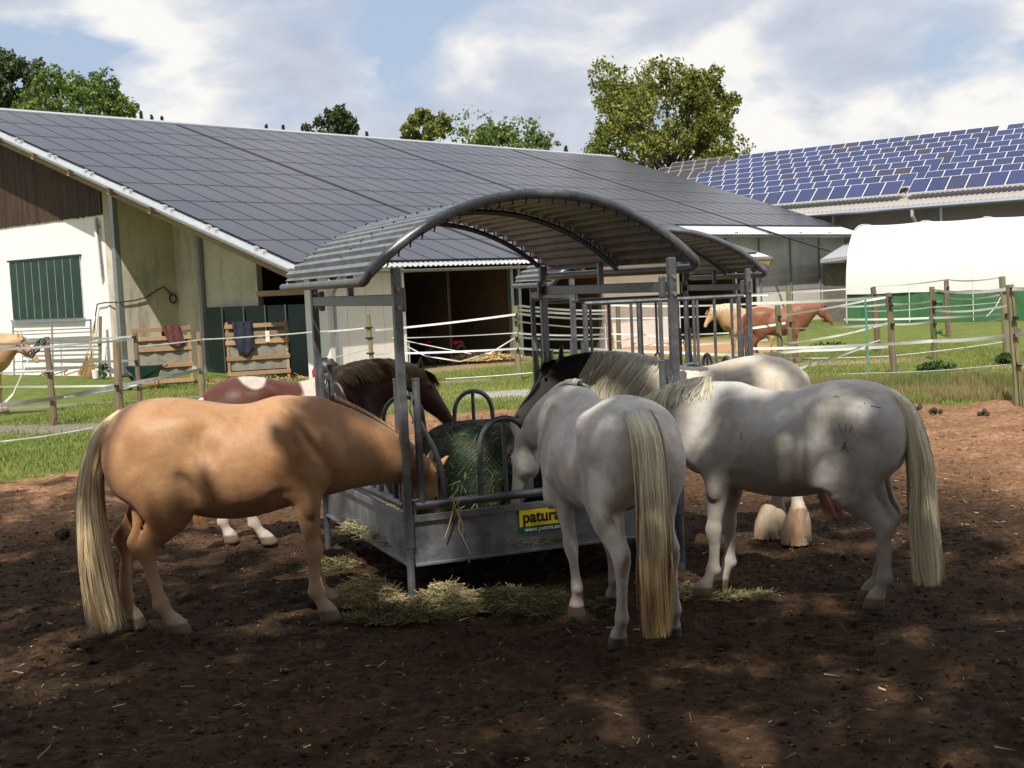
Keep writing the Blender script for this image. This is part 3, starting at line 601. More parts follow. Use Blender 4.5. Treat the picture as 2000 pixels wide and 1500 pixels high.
# plant in pot, bucket
pt=thing('pot_plant','leafy plant growing beside a white bucket at the barn corner','plant',p)
def leafy(name,parent,c,r,h,n,cols,sz,kind='stuff'):
    P=rng.normal(0,1,(n,3)); P/=np.linalg.norm(P,axis=1)[:,None]; P*=rng.random((n,1))**.4; P=P*np.array([r,r,h/2])+np.array([0,0,h/2]); return leaf_mesh(name,parent,P+np.array(c),sz,cols)
def leaf_mesh(name,parent,P,sz,cols,off=None,mat='leaf'):
    n=len(P); A=rng.normal(0,1,(n,3)); A/=np.linalg.norm(A,axis=1)[:,None]; B=np.cross(A,rng.normal(0,1,(n,3))); B/=np.linalg.norm(B,axis=1)[:,None]; s=(sz*rng.uniform(.6,1.4,n))[:,None]
    V=np.stack([P-A*s,P+B*s*.55,P+A*s,P-B*s*.55],1).reshape(-1,3); cols=np.asarray(cols); t_=rng.random((n,1))*(len(cols)-1); i=np.clip(t_.astype(int)[:,0],0,len(cols)-2); fr=t_-i[:,None]; c=cols[i]*(1-fr)+cols[i+1]*fr; c=c*rng.uniform(.7,1.25,(n,1))
    if parent is not None and off is None: off=rootloc(parent)
    V=V-np.array(off if off is not None else (0,0,0))
    o=link(name,mesh_np(name,V,np.arange(4*n).reshape(-1,4),M[mat],np.repeat(c,4,0)),parent); tag(o,kind='stuff'); return o
q=gp(203,735,.3); q.z=-.18
leafy('foliage',pt,q,.16,.55,160,[(.03,.07,.02),(.10,.17,.05)],.05); obj('stem',MB().tube([q,q+ZZ*.4],.012,5),M['bark'],pt,world=True)
q=gp(187,734,.3); q.z=-.18; o=obj('bucket',MB().tube([q,q+ZZ*.26],[.09,.12],12),M['white'],smooth=True); tag(o,'small white bucket on the ground beside the brooms','bucket')
# coiled hoses on the ground
m=MB(); q=gp(125,738,.4); q.z=-.15
m.tube([q+Vector((.9*t_-.9+.12*math.sin(9*t_),.25*math.cos(7*t_),.03+.14*abs(math.sin(5*t_)))) for t_ in np.linspace(0,2,40)],.018,5); tag(obj('hose',m,simple('red_hose',(.25,.04,.03),.5),smooth=True),'reddish hose lying in loops along the foot of the white wall','hose')
# yellow handled tool
a=gp(235,670,.4); b=gp(236,735,.4); o=obj('tool_handle',MB().tube([a,b],.022,6),M['yellow'],smooth=True); tag(o,'thin yellow tool handle leaning at the steel column','tool')
# wooden screens with blankets
def rack(lb,px0,px1,ytop,ybot,Y,rows,blanket):
    a=atY(px0,ybot,Y);b=atY(px1,ybot-3,Y+.5); zt_=atY(px0,ytop,Y).z; zg=gz(0,Y); r=thing('wooden_screen',lb,'screen',((a.x+b.x)/2,(a.y+b.y)/2,zg),group='slatted wooden screens in front of the porch')
    d=Vector((b.x-a.x,b.y-a.y,0)); L=d.length; d.normalize(); nn=Vector((-d.y,d.x,0)); a=Vector((a.x,a.y,0)); H_=zt_-zg
    for x in (0.03,L-.03): obj('leg',MB().box(a+d*x+ZZ*(zg+H_/2)+nn*.04,(.07,.05,H_),(d,nn,ZZ)),M['rackwood'],r,world=True)
    for h in rows: obj('slat',MB().box(a+d*(L/2)+ZZ*(zg+H_*h),(L+.06,.028,.11),(d,nn,ZZ)),M['rackwood'],r,world=True,bevel=.004)
    rowsP=[[a+d*(L*i/14)+ZZ*(zg+H_*(.2+.62*j/8))+nn*(.05+.03*math.sin(i*1.7+j*.6)) for i in range(15)] for j in range(9)]
    obj('canvas',MB().grid(rowsP),M['canvas'],r,world=True,smooth=True)
    return r,a,d,nn,zg,H_,L
r1=rack('left slatted wooden screen with grey canvas in front of the porch',266,377,640,742,34.0,(.95,.80,.62,.34,.08),None)
r2=rack('right slatted wooden screen in front of the green door panels',447,567,630,742,34.0,(.93,.80,.66,.40,.15),None)
def drape(name,lb,rr,x0,x1,drop,mat,tip):
    _,a,d,nn,zg,H_,L=rr; rows=[]
    for j in range(9):
        row=[]
        for i in range(9):
            f=i/8; xx=x0+(x1-x0)*f+ (tip*(j/8)**1.3)*(1-.3*f); dz=H_*(1.0)-drop*(j/8)*(1-.25*abs(f-.5)*2)
            row.append(a+d*(L*xx)+ZZ*(zg+dz)-nn*(.05+.025*math.sin(i*1.9+j*.5)+.02*j/8))
        rows.append(row)
    rows.insert(0,[p+nn*.14-ZZ*.01 for p in rows[0]]); rows.insert(0,[p+nn*.02-ZZ*.4 for p in rows[0]])
    o=obj(name,MB().grid(rows),mat,smooth=True); md=o.modifiers.new('s','SOLIDIFY'); md.thickness=.012; tag(o,lb,'blanket'); return o
drape('blanket','maroon horse blanket hung over the left wooden screen',r1,.50,.82,.62,M['blank1'],.12)
drape('blanket','dark blue horse blanket hung over the right wooden screen',r2,.10,.42,.95,M['blank2'],.05)
_,a,d,nn,zg,H_,L=r2; o=obj('notice_sheet',MB().box(a+d*(L*.665)+ZZ*(zg+H_*.74)-nn*.03,(.11,.006,.30),(d,nn,ZZ)),M['white']); tag(o,'white paper notice pinned to the right wooden screen','notice')
m=MB(); m.tube([a+d*(L*.99+.05*math.sin(t_*3))+ZZ*(zg+H_*(.95-.42*abs(math.sin(t_))))-nn*.06 for t_ in np.linspace(0,3.1,24)],.018,5); tag(obj('rope_coil',m,M['tarp'],smooth=True),'green lead ropes hanging from the corner of the right wooden screen','rope')
# wheelbarrow
wp=atY(283,738,33.3); wp.z=-.2; wbw=thing('wheelbarrow','green wheelbarrow standing in front of the left wooden screen','wheelbarrow',wp)
def wv_(x,y,z): return wp+Vector((x,y,z))
T=[(-.42,-.28,.62),(.42,-.28,.62),(.42,.28,.62),(-.42,.28,.62),(-.2,-.18,.28),(.28,-.18,.28),(.28,.18,.28),(-.2,.18,.28)]
obj('tray',MB().add([wv_(*p) for p in T],[(4,5,6,7),(0,1,5,4),(1,2,6,5),(2,3,7,6),(3,0,4,7)]),M['greend'],wbw,world=True)
obj('wheel',MB().tube([wv_(-.5+.19*math.cos(t_),0,.2+.19*math.sin(t_)) for t_ in np.linspace(0,6.1,18)],.045,7,close=True),M['black'],wbw,world=True,smooth=True)
for s in (-1,1):
    obj('handle',MB().tube([wv_(-.5,.06*s,.2),wv_(-.15,.2*s,.26),wv_(.55,.27*s,.60)],.016,6),M['black'],wbw,world=True,smooth=True); obj('leg',MB().tube([wv_(.28,.18*s,.3),wv_(.32,.2*s,0)],.016,6),M['red'],wbw,world=True,smooth=True)
# red crate and black bag by the white wall
q=atY(634,735,32.0); q.z=-.2; rb=thing('red_bin','red bins and a black rain cover heaped at the foot of the white shed wall','bin',q)
for dx,dz in ((-.14,0),(.16,.02)): obj('bin',MB().box(q+Vector((dx,0,.2+dz)),(.26,.3,.4),taper=1.15),M['red'],rb,world=True,bevel=.02)
rows=[]
for i in range(9):
    rows.append([q+Vector((.05+.34*math.cos(t_)*math.cos(f:=i/8*1.5),.22*math.sin(t_)*math.cos(f),.36+.30*math.sin(f)+.03*math.sin(5*t_+i))) for t_ in np.linspace(0,6.283,15)])
obj('cover',MB().grid(rows),M['black'],rb,world=True,smooth=True)
# shed interior: dark quad bike under things, hay, tub
q=Wp(ub+2.6,1.9,-.1)
qb=thing('quad_bike','dark quad bike with red bodywork parked inside the open shed','vehicle',q)
def qq(x,y,z): return q+U*x+G_*y+ZZ*z
for x in (-.6,.6):
    for y in (-.4,.4): obj('wheel',MB().tube([qq(x+.2*math.cos(t_),y,.22+.2*math.sin(t_)) for t_ in np.linspace(0,6.0,14)],.1,7,close=True),M['black'],qb,world=True,smooth=True)
obj('body',MB().box(qq(0,0,.5),(1.2,.42,.26),(U,G_,ZZ),.8),M['red'],qb,world=True,bevel=.06); obj('seat',MB().box(qq(-.15,0,.72),(.75,.32,.18),(U,G_,ZZ),.8),M['black'],qb,world=True,bevel=.05)
obj('front_fender',MB().box(qq(.6,0,.52),(.5,.9,.1),(U,G_,ZZ),.8),M['red'],qb,world=True,bevel=.03); obj('rear_fender',MB().box(qq(-.62,0,.52),(.5,.9,.1),(U,G_,ZZ),.8),M['black'],qb,world=True,bevel=.03)
obj('handlebar',MB().tube([qq(.25,-.38,.98),qq(.38,0,.9),qq(.25,.38,.98)],.02,6),M['black'],qb,world=True,smooth=True); obj('rack',MB().box(qq(-.65,0,.82),(.5,.6,.04),(U,G_,ZZ)),M['black'],qb,world=True)
def strand_pile(name,cx,cy,cz,rx,ry,h,n,L,cols,lb,cat='hay',wd=.0022,droop=.4,parent=None,mat='litter'):
    a=rng.uniform(0,6.283,n); r=np.sqrt(rng.random(n)); x=np.cos(a)*r*rx; y=np.sin(a)*r*ry; z=h*(1-r**1.6)*rng.random(n)*.95+.004
    b=rng.uniform(0,6.283,n); el=rng.normal(.05,.32,n); LL=L*rng.uniform(.4,1.3,n); K=4; tt=np.linspace(-.5,.5,K)
    D=np.stack([np.cos(b)*np.cos(el),np.sin(b)*np.cos(el),np.sin(el)],1); Cv=rng.normal(0,.25,(n,3)); Cv[:,2]-=droop*.5
    C0=np.stack([x,y,z],1); P=C0[:,None]+D[:,None]*tt[None,:,None]*LL[:,None,None]+Cv[:,None]*(tt**2)[None,:,None]*LL[:,None,None]; P[:,:,2]=np.maximum(P[:,:,2],.003)
    S=np.cross(D,rng.normal(0,1,(n,3))); S/=np.linalg.norm(S,axis=1)[:,None]; w=wd*rng.uniform(.6,1.5,n)
    V=np.stack([P-S[:,None]*w[:,None,None],P+S[:,None]*w[:,None,None]],2).reshape(-1,3); i=(np.arange(n)[:,None]*K+np.arange(K-1)[None]).ravel()*2
    Fq=np.stack([i,i+2,i+3,i+1],1); cols=np.array(cols); t_=rng.random((n,1)); c=(cols[0]*(1-t_)+cols[1]*t_)*rng.uniform(.7,1.25,(n,1)); c=np.repeat(c,K*2,0)
    o=link(name,mesh_np(name,V,Fq,M[mat],c),parent,(cx,cy,cz)); 
    return tag(o,lb,cat if lb else None,None,'stuff')
HAYC=[(.15,.16,.06),(.50,.40,.20)]
hp_=Wp((ub+uc)/2+1.1,1.2,-.12); strand_pile('hay_heap',hp_.x,hp_.y,hp_.z,1.6,.8,.22,1500,.35,[(.40,.28,.12),(.62,.46,.22)],'yellow hay spread on the floor of the open shed',wd=.012)
hp_=atY(500,735,34.6); strand_pile('hay_scraps',hp_.x,hp_.y,-.19,1.5,.8,.08,900,.3,[(.30,.24,.10),(.5,.38,.18)],'thin layer of hay on the porch floor behind the screens',wd=.01)
q=atY(815,705,30); q.z=-.15; o=obj('tub',MB().tube([q,q+ZZ*.28,q+ZZ*.29,q+ZZ*.1],[.26,.22,.19,.18],16),M['grey_plastic'],smooth=True); tag(o,'grey mineral tub standing on the grass left of the open shed','tub')
q=atY(800,700,31); q.z=-.15; pf=thing('pitchfork','thin red handled fork standing at the shed corner','tool',q); obj('handle',MB().tube([q+ZZ*.25,q+ZZ*.95],.015,6),M['alu'],pf,world=True); obj('grip',MB().tube([q+ZZ*.95-U*.05,q+ZZ*.98,q+ZZ*.95+U*.06],.018,6),M['red'],pf,world=True)
for k in range(4): obj('tine',MB().tube([q+ZZ*.28+U*(.04*k-.06),q+U*(.05*k-.075)],.006,5),M['bolt'],pf,world=True)
# low ground things
def dung(px,py,lb):
    q=onZ(px,py,.0); o=obj('dung_pile',MB(),M['black']); bpy.data.objects.remove(o); m=MB()
    t_=thing('dung_pile',lb,'dung',q,group='dung piles on the paddock')
    for k in range(5):
        c=Vector((random.uniform(-.07,.07),random.uniform(-.06,.06),.03+.03*(k>2))); rr=.035
        mm=MB().tube([c-ZZ*rr,c-ZZ*rr*.6,c,c+ZZ*rr*.6,c+ZZ*rr],[rr*.3,rr*.85,rr,rr*.8,rr*.3],8,wob=.15); obj('dropping',mm,bpy.data.materials['dung'],t_,smooth=True)
simple('dung',(.05,.035,.018),.9)
dung(1921,812,'dung pile furthest right near the grass edge'); dung(1828,808,'small dung pile left of the other one near the grass edge'); dung(128,1050,'dark dung heap on the soil left of the palomino tail'); dung(1790,803,'small clod like dung pile nearest the grass edge')
# weeds
for k,(x,y,Y,r,h,lb) in enumerate(((1830,715,26.0,.42,.22,'bright green weed clump on the meadow near the middle fence posts'),(1380,708,27,.3,.12,'low weed patch near the blond pony'),(1620,665,36,.6,.3,'weeds growing below the left end of the green tent wall'),(1965,706,27.5,.25,.25,'weed tuft at the foot of the paired right posts'))):
    q=atY(x,y,Y); q.z=gz(0,Y)-.02; w_=thing('weed_clump',lb,'weed',q); leafy('foliage',w_,q,r,h,420,[(.02,.06,.012),(.09,.16,.03)],.05)

# ---------------------------------------------------------------- fences of posts and white tape
def fpost(par,x0,y0,x1,y1,r=.05,mat='post',ins=()):
    b=onZ(x1,y1,-.0); 
    for _ in range(3): b=onZ(x1,y1,gz(0,b.y))
    t_=atY(x0,y0,b.y); n=7; K=7
    pts=[(b-ZZ*.15).lerp(t_,i/(K-1)) for i in range(K)]
    for i in range(1,K-1): pts[i]+=Vector((random.uniform(-.012,.012),random.uniform(-.01,.01),0))
    o=obj('post',MB().tube(pts,[r*(1.08-.16*i/(K-1)) for i in range(K)],9,wob=.05),M[mat],par,world=True,smooth=True)
    for y in ins:
        q=b.lerp(t_,(y1-y)/(y1-y0)); mm=MB().tube([q-Vector((0,r*.7,0)),q-Vector((0,r+.05,0))],.022,7); mm.tube([q+Vector((-.04,-r-.05,0)),q+Vector((.04,-r-.05,0))],.028,7); obj('insulator',mm,M['black'],o,world=False) if False else obj('insulator',mm,M['black'],par,world=True,smooth=True)
    return b.y
def tape(par,pts,w=.038,mat='tape',sag=.012,name='tape'):
    """pts: (px,py,Y). A flat band hung between the points"""
    P=[]
    for (x0,y0,Y0),(x1,y1,Y1) in zip(pts[:-1],pts[1:]):
        a=atY(x0,y0,Y0);b=atY(x1,y1,Y1); n=12
        for i in range(n+(1 if (x1,y1,Y1)==pts[-1] else 0)):
            t_=i/n; P.append(a.lerp(b,t_)-ZZ*sag*4*t_*(1-t_)*(b-a).length*.4)
    if w<.02: return obj('rope',MB().tube(P,w,5),M['rope'],par,world=True,smooth=True)
    m=MB(); R1=[];R2=[];R3=[];R4=[]; ph=random.uniform(0,6)
    for i,p in enumerate(P):
        d=(P[min(i+1,len(P)-1)]-P[max(i-1,0)]).normalized(); s=d.cross(ZZ).normalized(); tw=.35*math.sin(i*.25+ph); v_=ZZ*math.cos(tw)+s*math.sin(tw)
        R1.append(p+v_*w/2-s*.001);R2.append(p-v_*w/2-s*.001);R3.append(p-v_*w/2+s*.001);R4.append(p+v_*w/2+s*.001)
    m.grid([R1,R2,R3,R4,R1]); return obj(name,m,M[mat],par,world=True)
fl=thing('left_fence','electric tape fence of rough posts left of the palomino','fence',onZ(107,828,0))
fpost(fl,90,658,107,828,.058,'post',(727,779)); fpost(fl,228,668,234,812,.075,'post',(753,)); fpost(fl,264,650,273,790,.052,'post',(658,705,753)); fpost(fl,388,648,394,772,.07,'post',(664,721))
for p,w,mt in (([(-40,795,21),(100,779,22.4),(237,752,24.1),(393,721,27.7)],.075,'tapeg'),([(-60,674,19),(100,666,22.4),(256,657,25.6)],.04,'tape'),([(-60,684,19),(185,669,23.5),(256,662,25.6)],.04,'tape'),([(-60,729,20),(95,725,22.4),(190,712,24)],.03,'tape'),([(100,706,22.4),(262,704,25.6)],.045,'tape'),([(-30,755,24),(268,752,25.6)],.04,'tape'),([(-20,815,22),(25,770,21.8),(58,695,21.7)],.05,'tape')): tape(fl,p,w,mt)
tape(fl,[(-40,867,17.5),(90,852,18.2),(180,836,19)],.011); tape(fl,[(126,776,22.6),(200,766,24),(270,753,25.6)],.014); tape(fl,[(395,663,27.7),(500,657,29),(605,649,30),(722,640,31)],.016); tape(fl,[(272,677,25.7),(390,664,27.6)],.014)
# black spring handles in the left gateway
m=MB()
for (x,y) in ((60,692),(66,684),(70,681),(78,671),(82,668)): 
    q=atY(x,y,21.6); m.tube([q+Vector((.055*math.cos(t_),.02,.055*math.sin(t_))) for t_ in np.linspace(0,6,12)],.014,5,close=True)
a,b=atY(56,697,21.6),atY(88,661,22.3); m.tube([a,b],.014,5); tag(obj('gate_handle',m,M['black'],fl,world=True,smooth=True),'chain of black ring insulators on the left post')
fm=thing('middle_fence','electric tape fence crossing in front of the open shed','fence',onZ(1013,743,0))
Y1=30; 
def fpostY(par,x0,y0,x1,Y,r,mat,ins=()):
    t_=atY(x0,y0,Y); b=Vector((atY(x1,700,Y).x,Y,-.3)); pts=[b.lerp(t_,i/5) for i in range(6)]
    obj('post',MB().tube(pts,[r*(1.08-.03*i) for i in range(6)],9,wob=.05),M[mat],par,world=True,smooth=True)
    for y in ins:
        q=atY(x0+(x1-x0)*(y-y0)/120,y,Y); obj('insulator',MB().tube([q-Vector((.09,.06,0)),q+Vector((.09,-.06,0))],.022,7),M['black'],par,world=True,smooth=True)
fpostY(fm,719,614,727,29,.05,'postg',(640,660,690)); Ya=fpost(fm,1006,597,1014,743,.075,'postg',(614,628,659,681)); fpostY(fm,1184,582,1196,37,.1,'beam'); fpostY(fm,1206,585,1210,38,.07,'postg')
for p,w in (([(733,645,29),(788,640,28.8),(1007,614,27.9)],.045),([(788,660,28.8),(1010,650,27.9)],.02),([(733,692,29),(788,690,28.8),(1010,681,27.9)],.045),([(640,649,30),(719,641,29)],.013),([(766,660,29),(920,691,28.4)],.013),([(641,701,30.5),(722,680,29)],.013),([(870,740,26),(1040,728,25)],.012)): tape(fm,p,w)
tape(fm,[(767,661,29),(830,695,28.7),(899,706,28.4),(960,688,28.2),(1005,660,27.9)],.03,sag=0)
for y0,y1,w in ((597,606,.05),(605,612,.05),(613,622,.05),(628,640,.03),(651,652,.045),(659,660,.045),(680,683,.055)): tape(fm,[(1013,y0,27.9),(1190,y1,36.8)],w)
for p,w in (([(1190,596,36.8),(1330,598,37),(1500,592,36)],.05),([(1187,652,36.8),(1330,654,37),(1460,648,36)],.04),([(1150,681,35),(1330,689,34),(1465,694,32.5)],.07),([(1208,670,38),(1328,675,37),(1500,664,36)],.05),([(1190,622,36.8),(1380,618,36),(1462,610,35)],.035),([(1344,580,37),(1500,576,36)],.05),([(1200,668,37),(1260,655,37.3),(1360,668,37)],.03)): tape(fm,p,w)
fr=thing('right_fence','many stranded electric tape fence on the right with tall rough posts','fence',onZ(1990,787,0))
PY={}
PY[1]=fpost(fr,1519,596,1527,728,.065,'postg',(618,)); PY[2]=fpost(fr,1540,558,1545,712,.06,'postg',(630,)); PY[3]=fpost(fr,1705,560,1717,687,.08,'post',(576,)); PY[4]=fpost(fr,1735,572,1748,732,.065,'post',(581,596,633)); PY[5]=fpost(fr,1820,560,1825,702,.07,'postg',(589,604,632)); PY[6]=fpost(fr,1848,545,1852,657,.085,'post',(562,)); PY[7]=fpost(fr,1957,540,1968,709,.075,'postg',(564,614)); PY[8]=fpost(fr,1972,556,1991,788,.062,'postg',(564,620,653,711))
a=atY(1690,585,25.5); obj('stake',MB().tube([Vector((atY(1697,745,25.5).x,25.5,-.1)),a],.022,7),simple('turquoise_stake',(.10,.26,.20),.5),fr,world=True,smooth=True)
A=PY
for p,w in (([(1462,575,A[2]),(1705,560,A[3]),(1850,546,A[6]),(1960,541,A[7])],.035),([(1462,593,A[1]),(1732,581,A[4])],.06),([(1519,618,A[1]),(1687,588,25.5),(1735,580,A[4])],.04),([(1642,599,29),(1735,594,A[4]),(1820,588,A[5])],.04),([(1853,582,A[6]),(1957,575,A[7])],.04),([(1648,624,33),(1820,621,A[5]),(1960,613,A[7])],.05),([(1537,641,A[2]),(1732,633,A[4]),(1820,628,A[5])],.04),([(1462,681,A[1]),(1690,674,25.5),(1821,666,24),(1978,654,A[8]),(2050,650,17)],.06),([(1462,693,A[1]),(1570,685,27),(1738,677,A[4])],.055),([(1534,727,A[1]),(1615,703,26.5),(1690,676,25.5)],.06),([(1462,642,A[1]),(1534,631,A[1])],.05),([(1531,672,A[1]),(1640,655,27),(1735,631,A[4])],.045),([(1822,566,A[5]),(1972,564,A[8]),(2050,563,17)],.055),([(1825,606,A[5]),(1975,596,A[8])],.04),([(1852,632,A[6]),(1960,622,A[7])],.03),([(1989,645,A[8]),(2050,646,17)],.06),([(1600,690,30),(1720,664,A[3])],.03)): tape(fr,p,w)
for p in ([(1531,731,A[1]),(1697,729,25.5),(1984,711,A[8]),(2050,708,17)],[(1690,608,25.5),(1820,600,A[5]),(1957,590,A[7])],[(1927,618,A[7]),(1943,602,A[7]),(1957,576,A[7])],[(1470,700,A[1]),(1735,696,A[4]),(1960,668,A[7])],[(1737,676,A[4]),(1740,708,A[4])]): tape(fr,p,.011)
for x,y in ((1833,591),(1833,648)):
    q=atY(x,y,A[5]-.1); obj('reel',MB().tube([q-Vector((.07,0,0)),q-Vector((.05,0,0)),q+Vector((.05,0,0)),q+Vector((.07,0,0))],[.07,.05,.05,.07],12),M['tarp'],fr,world=True,smooth=True)

# ---------------------------------------------------------------- round baler style hay racks (covered feeders)
LX,LY=2.05,2.30
def arc_pt(f,y,dz=0.,dx=0.):
    """roof arch in the rack's x-z plane; f 0..1 from left eave to right eave"""
    hw,hgt=1.20,.49; rad=(hw*hw+hgt*hgt)/(2*hgt); a0=math.asin(hw/rad); an=-a0+2*a0*f
    return Vector((LX/2+(rad+dz)*math.sin(an),y,2.20+hgt-rad+(rad+dz)*math.cos(an)))
def build_rack(name,lb,loc,rz,tall,scale=1):
    r=thing(name,lb,'hay rack',loc,rz,'covered hay racks',scale); g=M['galv']
    C4=((0,0),(LX,0),(0,LY),(LX,LY))
    for x,y in C4:
        obj('post',MB().box((x,y,1.31),(.057,.057,1.86)),g,r,bevel=.006); obj('foot',MB().tube([(x,y,-.06),(x,y,.42)],.027,10),g,r,smooth=True)
        mm=MB()
        for z in (1.98,2.10): mm.tube([(x,y-.045,z),(x,y+.045,z)],.016,6)
        obj('bolt',mm,M['bolt'],r); obj('gusset',MB().box((x+(.05 if x==0 else -.05),y+(.05 if y==0 else -.05),2.03),(.045,.05,.16)),g,r,bevel=.01)
    for x in (0,LX): obj('side_beam',MB().box((x,LY/2,2.03),(.045,LY-.06,.075)),g,r,bevel=.004)
    for y in (-.02,LY/2,LY+.26):
        obj('arch_tube',MB().tube([arc_pt(f,y,(.014 if y<0 else -.03)) for f in np.linspace(0,1,30)],.022 if y>0 else .036,10),g,r,smooth=True)
    for f in (0,1):
        p0,p1=arc_pt(f,-.02,.014),arc_pt(f,LY+.32,-.02); ox=Vector((-.03 if f==0 else .03,0,0)); obj('eave_tube',MB().tube([p0-ox*.6+ZZ*.02,p0+ox*.4-ZZ*.02+Vector((0,.008,0)),p0+ox*.7-ZZ*.045+Vector((0,.035,0)),p0+ox*.7-ZZ*.055+Vector((0,.09,0)),p1+ox*.7-ZZ*.03],.032,10),g,r,smooth=True)
        for y in (.0,LY/2,LY): obj('roof_strut',MB().box(((0 if f==0 else LX),y,2.14),(.04,.04,.19)),g,r)
    # corrugated sheet, ribs run from front to back
    nr=27; rows=[[],[]]; 
    pr=[]
    for i in range(nr):
        for df,dz in ((0,0.),(.28,0.),(.42,1.),(.80,1.),(.94,0.)): pr.append(((i+df)/nr,dz))
    pr.append((1.,0.)); m=MB(); top=[];bot=[]
    for y in (.015,LY/2,LY+.30):
        top.append([arc_pt(.005+f*.99,y,.000+.034*dz) for f,dz in pr]); bot.append([arc_pt(.005+f*.99,y,-.004+.034*dz) for f,dz in pr])
    m.grid(top); m.grid([b[::-1] for b in bot]); obj('roof_sheet',m,M['galvd'],r)
    for y in (-.02,LY/2,LY+.26):
        for i in range(1,nr,2 if tall else 1):
            f=(i+.6)/nr; p=arc_pt(f,y,0.0); mm=MB().tube([p-ZZ*.05,p+Vector((0,-.025,-.01)),p+ZZ*.048,p+ZZ*.035+Vector((0,.025,0))],.006,5); obj('roof_clip',mm,M['black'],r)
    # tray
    for (a,b) in (((0,0),(LX,0)),((LX,0),(LX,LY)),((LX,LY),(0,LY)),((0,LY),(0,0))):
        a=Vector((*a,0));b=Vector((*b,0)); d=(b-a).normalized(); nn=Vector((-d.y,d.x,0)); a2=a+d*.035;b2=b-d*.035
        mm=MB().box((a2+b2)/2+ZZ*.41+nn*.01,((b2-a2).length,.006,.29),(d,nn,ZZ)); mm.box((a2+b2)/2+ZZ*.575-nn*.003,((b2-a2).length,.03,.045),(d,nn,ZZ)); mm.box((a2+b2)/2+ZZ*.262-nn*.0,((b2-a2).length,.028,.018),(d,nn,ZZ)); obj('tray_side',mm,M['galvd'],r,bevel=.002)
    obj('tray_floor',MB().box((LX/2,LY/2,.30),(LX-.06,LY-.06,.006)),g,r)
    # feeding fences: bottom rail, arches with a middle bar, end stiles with half arches
    def side(a,b,na,tallside):
        a=Vector((*a,0));b=Vector((*b,0)); d=(b-a).normalized(); L=(b-a).length; 
        def q(x,z): return a+d*x+ZZ*z
        gt=obj('gate',MB().tube([q(.05,.66),q(L-.05,.66)],.030,10),g,r,smooth=True)
        for x in ((.10,L-.10)):
            s=1 if x<L/2 else -1
            obj('stile',MB().tube([q(x,.66),q(x,1.50)],.026,10),g,gt,smooth=True); obj('stile_cap',MB().tube([q(x,1.50),q(x,1.508)],.029,10),g,gt)
            obj('half_arch',MB().tube([q(x+.00*s,1.24),q(x+.035*s,1.17),q(x+.10*s,1.04),q(x+.14*s,.92),q(x+.155*s,.80),q(x+.16*s,.66)],.019,8),g,gt,smooth=True)
        for k in range(na):
            c=L*((k+.5+ (0 if na!=2 else (-.17 if k==1 else .17)))/na) if na!=2 else L*(.345 if k==0 else .655); w=.185
            pts=[q(c-w,.66),q(c-w*.98,.92)]+[q(c-w*.93*math.cos(t_),1.02+.175*math.sin(t_)) for t_ in np.linspace(0.15,math.pi-.15,12)]+[q(c+w*.98,.92),q(c+w,.66)]
            obj('arch',MB().tube(pts,.020,8),g,gt,smooth=True); obj('arch_bar',MB().tube([q(c,.66),q(c,1.19)],.017,8),g,gt,smooth=True)
            if tallside:
                for dx in (-.04,.05): obj('tall_bar',MB().tube([q(c+dx,1.15),q(c+dx,1.93)],.018,8),g,gt,smooth=True)
        if tallside:
            obj('top_rail',MB().tube([q(.14,1.93),q(L-.06,1.93)],.026,8),g,gt,smooth=True)
            for x in (.14,L*.5-.02,L-.12): obj('tall_stile',MB().tube([q(x,.66),q(x,1.93)],.026,8),g,gt,smooth=True)
            for x in (L*.70,L*.80,L*.90):
                obj('tall_bar',MB().tube([q(x,1.2),q(x,1.93)],.018,8),g,gt,smooth=True)
                obj('loop',MB().tube([q(x-.05,.66),q(x-.05,1.05),q(x-.03,1.17),q(x,1.21),q(x+.03,1.17),q(x+.05,1.05),q(x+.05,.66)],.018,7),g,gt,smooth=True)
        for x in (.05,L-.05):
            mm=MB(); mm.tube([q(x-.03,.70),q(x+.03,.70)],.008,5); mm.tube([q(x,.60),q(x,.76)],.008,5); obj('hinge_pin',mm,M['bolt'],gt)
            mm=MB().tube([q(x,1.42)+Vector((.012*math.sin(k*1.3),-.03,-.03*k)) for k in range(8)],.007,5); obj('chain',mm,M['bolt'],gt)
    side((0,0),(LX,0),2,tall); side((0,0),(0,LY),2,tall and False); side((0,LY),(LX,LY),2,tall); side((LX,0),(LX,LY),2,False)
    return r
RZ=R(22); RA=Vector((-.728,8.40,0))
rack1=build_rack('hay_rack','near galvanised covered hay rack holding the netted bale, horses feeding round it',RA,RZ,False)
RA2=Vector((.70,14.0,-.05)); rack2=build_rack('hay_rack','far galvanised covered hay rack with tall bars behind the piebald horse',RA2,R(10),True,.985)
def rk(x,y,z): return RA+Vector((x*math.cos(RZ)-y*math.sin(RZ),x*math.sin(RZ)+y*math.cos(RZ),z))
